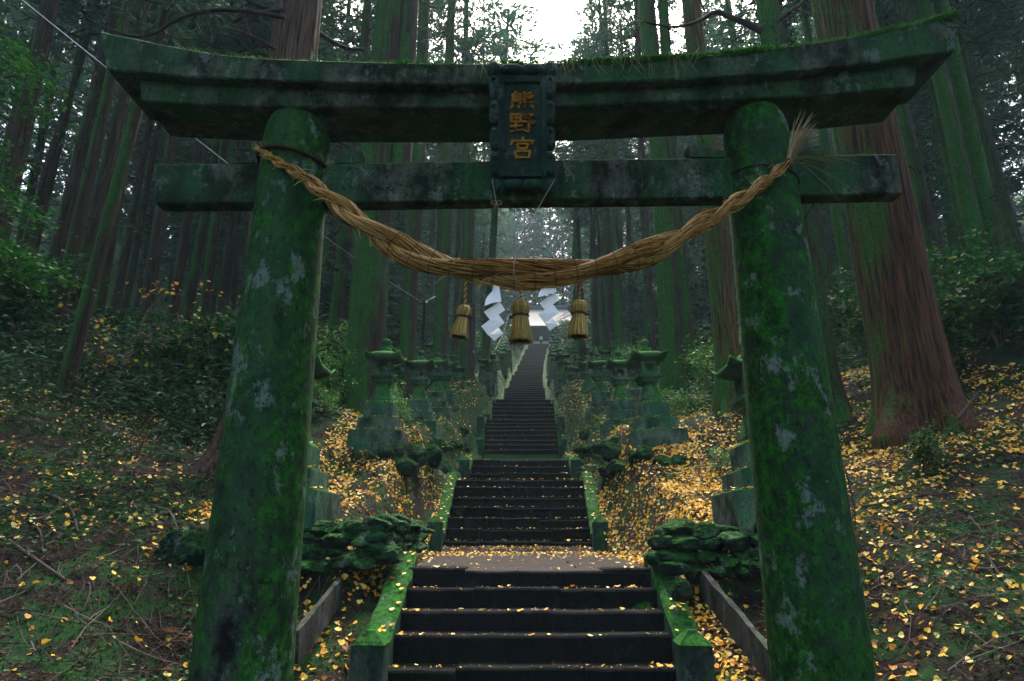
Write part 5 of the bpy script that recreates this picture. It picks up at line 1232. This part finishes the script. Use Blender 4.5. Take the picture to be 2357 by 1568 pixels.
def person(px, Y, h, face, label, top, bottom, arm=0.2, hair='hair'):
    x = WX(px, 800, Y); z = TOPZ; t = thing('person', label, 'person', (x, Y, z), face, 'visitors at the top of the stairs')
    s = h / 1.70
    def skin(name, verts, edges, rad, mat, parent):
        me = bpy.data.meshes.new(name); me.from_pydata([tuple(c * s for c in v) for v in verts], edges, []); me.materials.append(mat)
        o = put(name, me, parent); m = o.modifiers.new('skin', 'SKIN'); m.use_smooth_shade = True
        for i, r in enumerate(rad): me.skin_vertices[0].data[i].radius = (r[0] * s, r[1] * s)
        me.skin_vertices[0].data[0].use_root = True
        sb = o.modifiers.new('sub', 'SUBSURF'); sb.levels = sb.render_levels = 1; return o
    V = [(0, 0, .92), (0, 0, 1.15), (0, 0, 1.38), (0, -.01, 1.47), (0, -.02, 1.60), (0, -.02, 1.68), (-.09, 0, .86), (-.10, .01, .48), (-.11, 0, .08), (-.11, -.12, .04), (.09, 0, .86), (.10, -.03, .48), (.11, 0, .08), (.11, -.12, .04),
         (-.18, 0, 1.38), (-.22, .01, 1.12), (-.22, -arm, .92), (-.22, -arm - .07, .84), (.18, 0, 1.38), (.22, .01, 1.12), (.22, -arm, .92), (.22, -arm - .07, .84)]
    E = [(0, 1), (1, 2), (2, 3), (3, 4), (4, 5), (0, 6), (6, 7), (7, 8), (8, 9), (0, 10), (10, 11), (11, 12), (12, 13), (2, 14), (14, 15), (15, 16), (16, 17), (2, 18), (18, 19), (19, 20), (20, 21)]
    rad = [(.14, .10), (.14, .10), (.13, .09), (.05, .05), (.085, .10), (.05, .06), (.09, .09), (.06, .06), (.04, .045), (.04, .03), (.09, .09), (.06, .06), (.04, .045), (.04, .03), (.06, .055), (.042, .042), (.034, .034), (.03, .022), (.06, .055), (.042, .042), (.034, .034), (.03, .022)]
    body = skin('body', V, E, rad, M['skin'], t)
    skin('trousers', [(0, 0, .98), (-.09, 0, .86), (-.10, .01, .48), (-.11, 0, .10), (.09, 0, .86), (.10, -.03, .48), (.11, 0, .10)], [(0, 1), (1, 2), (2, 3), (0, 4), (4, 5), (5, 6)], [(.155, .115), (.105, .105), (.078, .078), (.065, .07), (.105, .105), (.078, .078), (.065, .07)], M['cloth_' + bottom], t)
    skin('jacket', [(0, 0, .88), (0, 0, 1.15), (0, 0, 1.37), (0, 0, 1.45), (-.18, 0, 1.37), (-.22, .01, 1.12), (-.22, -arm, .92), (.18, 0, 1.37), (.22, .01, 1.12), (.22, -arm, .92)], [(0, 1), (1, 2), (2, 3), (2, 4), (4, 5), (5, 6), (2, 7), (7, 8), (8, 9)], [(.175, .135), (.17, .13), (.15, .11), (.07, .07), (.08, .075), (.06, .06), (.05, .05), (.08, .075), (.06, .06), (.05, .05)], M['cloth_' + top], t)
    b = MB(); blob(b, (0, .012 * s, 1.63 * s), (.088 * s, .10 * s, .085 * s), 3.0, 10, 14, .08); b.obj('hair', M[hair], t, smooth=True)
    b = MB(); blob(b, (0, -.115 * s, 1.585 * s), (.012, .018, .02), 1, 6, 8, 0); b.obj('nose', M['skin'], t, smooth=True)
person(1222, TOPY + .7, 1.75, math.pi * .5, 'person in blue jacket and light trousers standing sideways left of the white shirt', 'blue', 'pale', .25)
person(1245, TOPY + .45, 1.60, math.pi, 'person in white shirt seen from behind at the top step', 'white', 'dark')
person(1266, TOPY + 1.1, 1.68, math.pi * .9, 'person in navy blue coat standing at the right of the group', 'navy', 'navy')
person(1207, TOPY + 1.0, 1.62, .4, 'person in pale pink top at the left end of the group', 'pink', 'white')

# ------------------------------------------------------------------ air, light, camera
hz = MB(); hz.box((0, 72.5, 62), (164, 215, 128.0))
hm = bpy.data.materials.new('mist'); hm.use_nodes = True; nt = hm.node_tree; nt.nodes.clear()
ou = nt.nodes.new('ShaderNodeOutputMaterial'); pv = nt.nodes.new('ShaderNodeVolumePrincipled'); pv.inputs['Color'].default_value = (.68, .95, 1.0, 1); pv.inputs['Density'].default_value = .00055; pv.inputs['Anisotropy'].default_value = .1
nt.links.new(pv.outputs[0], ou.inputs['Volume'])
kind(hz.obj('haze', hm), 'stuff', 'thin bluish mist filling the forest')

sc = bpy.context.scene
wd = bpy.data.worlds.new('World'); sc.world = wd; wd.use_nodes = True; nt = wd.node_tree; bg = nt.nodes['Background']
sky = nt.nodes.new('ShaderNodeTexSky'); sky.sky_type = 'NISHITA'; sky.sun_disc = False
EL, AZ = math.radians(58), math.radians(8)
sky.sun_elevation = EL; sky.sun_rotation = AZ; sky.dust_density = 6; sky.air_density = .8; sky.ozone_density = .3
nt.links.new(sky.outputs[0], bg.inputs[0]); bg.inputs[1].default_value = .15
sl = bpy.data.lights.new('sun', 'SUN'); sl.energy = 1.5; sl.angle = math.radians(25); sl.color = (1, .97, .92)
so = bpy.data.objects.new('sun', sl); C.objects.link(so)
dv = Vector((math.sin(AZ) * math.cos(EL), math.cos(AZ) * math.cos(EL), math.sin(EL)))
so.rotation_euler = dv.to_track_quat('Z', 'Y').to_euler()

cd = bpy.data.cameras.new('camera'); cd.sensor_width = 36; cd.lens = F / 2357 * 36; cd.clip_start = .05; cd.clip_end = 2000
co = bpy.data.objects.new('camera', cd); C.objects.link(co); co.location = (0, 0, EYE); co.rotation_euler = (math.pi / 2 + PITCH, 0, 0)
sc.camera = co
sc.view_settings.view_transform = 'Standard'; sc.view_settings.look = 'None'; sc.view_settings.exposure = 2.62; sc.view_settings.gamma = 1
sc.render.engine = 'CYCLES'; cy = sc.cycles
cy.use_denoising = True; cy.max_bounces = 5; cy.diffuse_bounces = 3; cy.glossy_bounces = 2; cy.transmission_bounces = 2; cy.transparent_max_bounces = 4; cy.volume_bounces = 1
cy.sample_clamp_indirect = 4; cy.use_adaptive_sampling = False
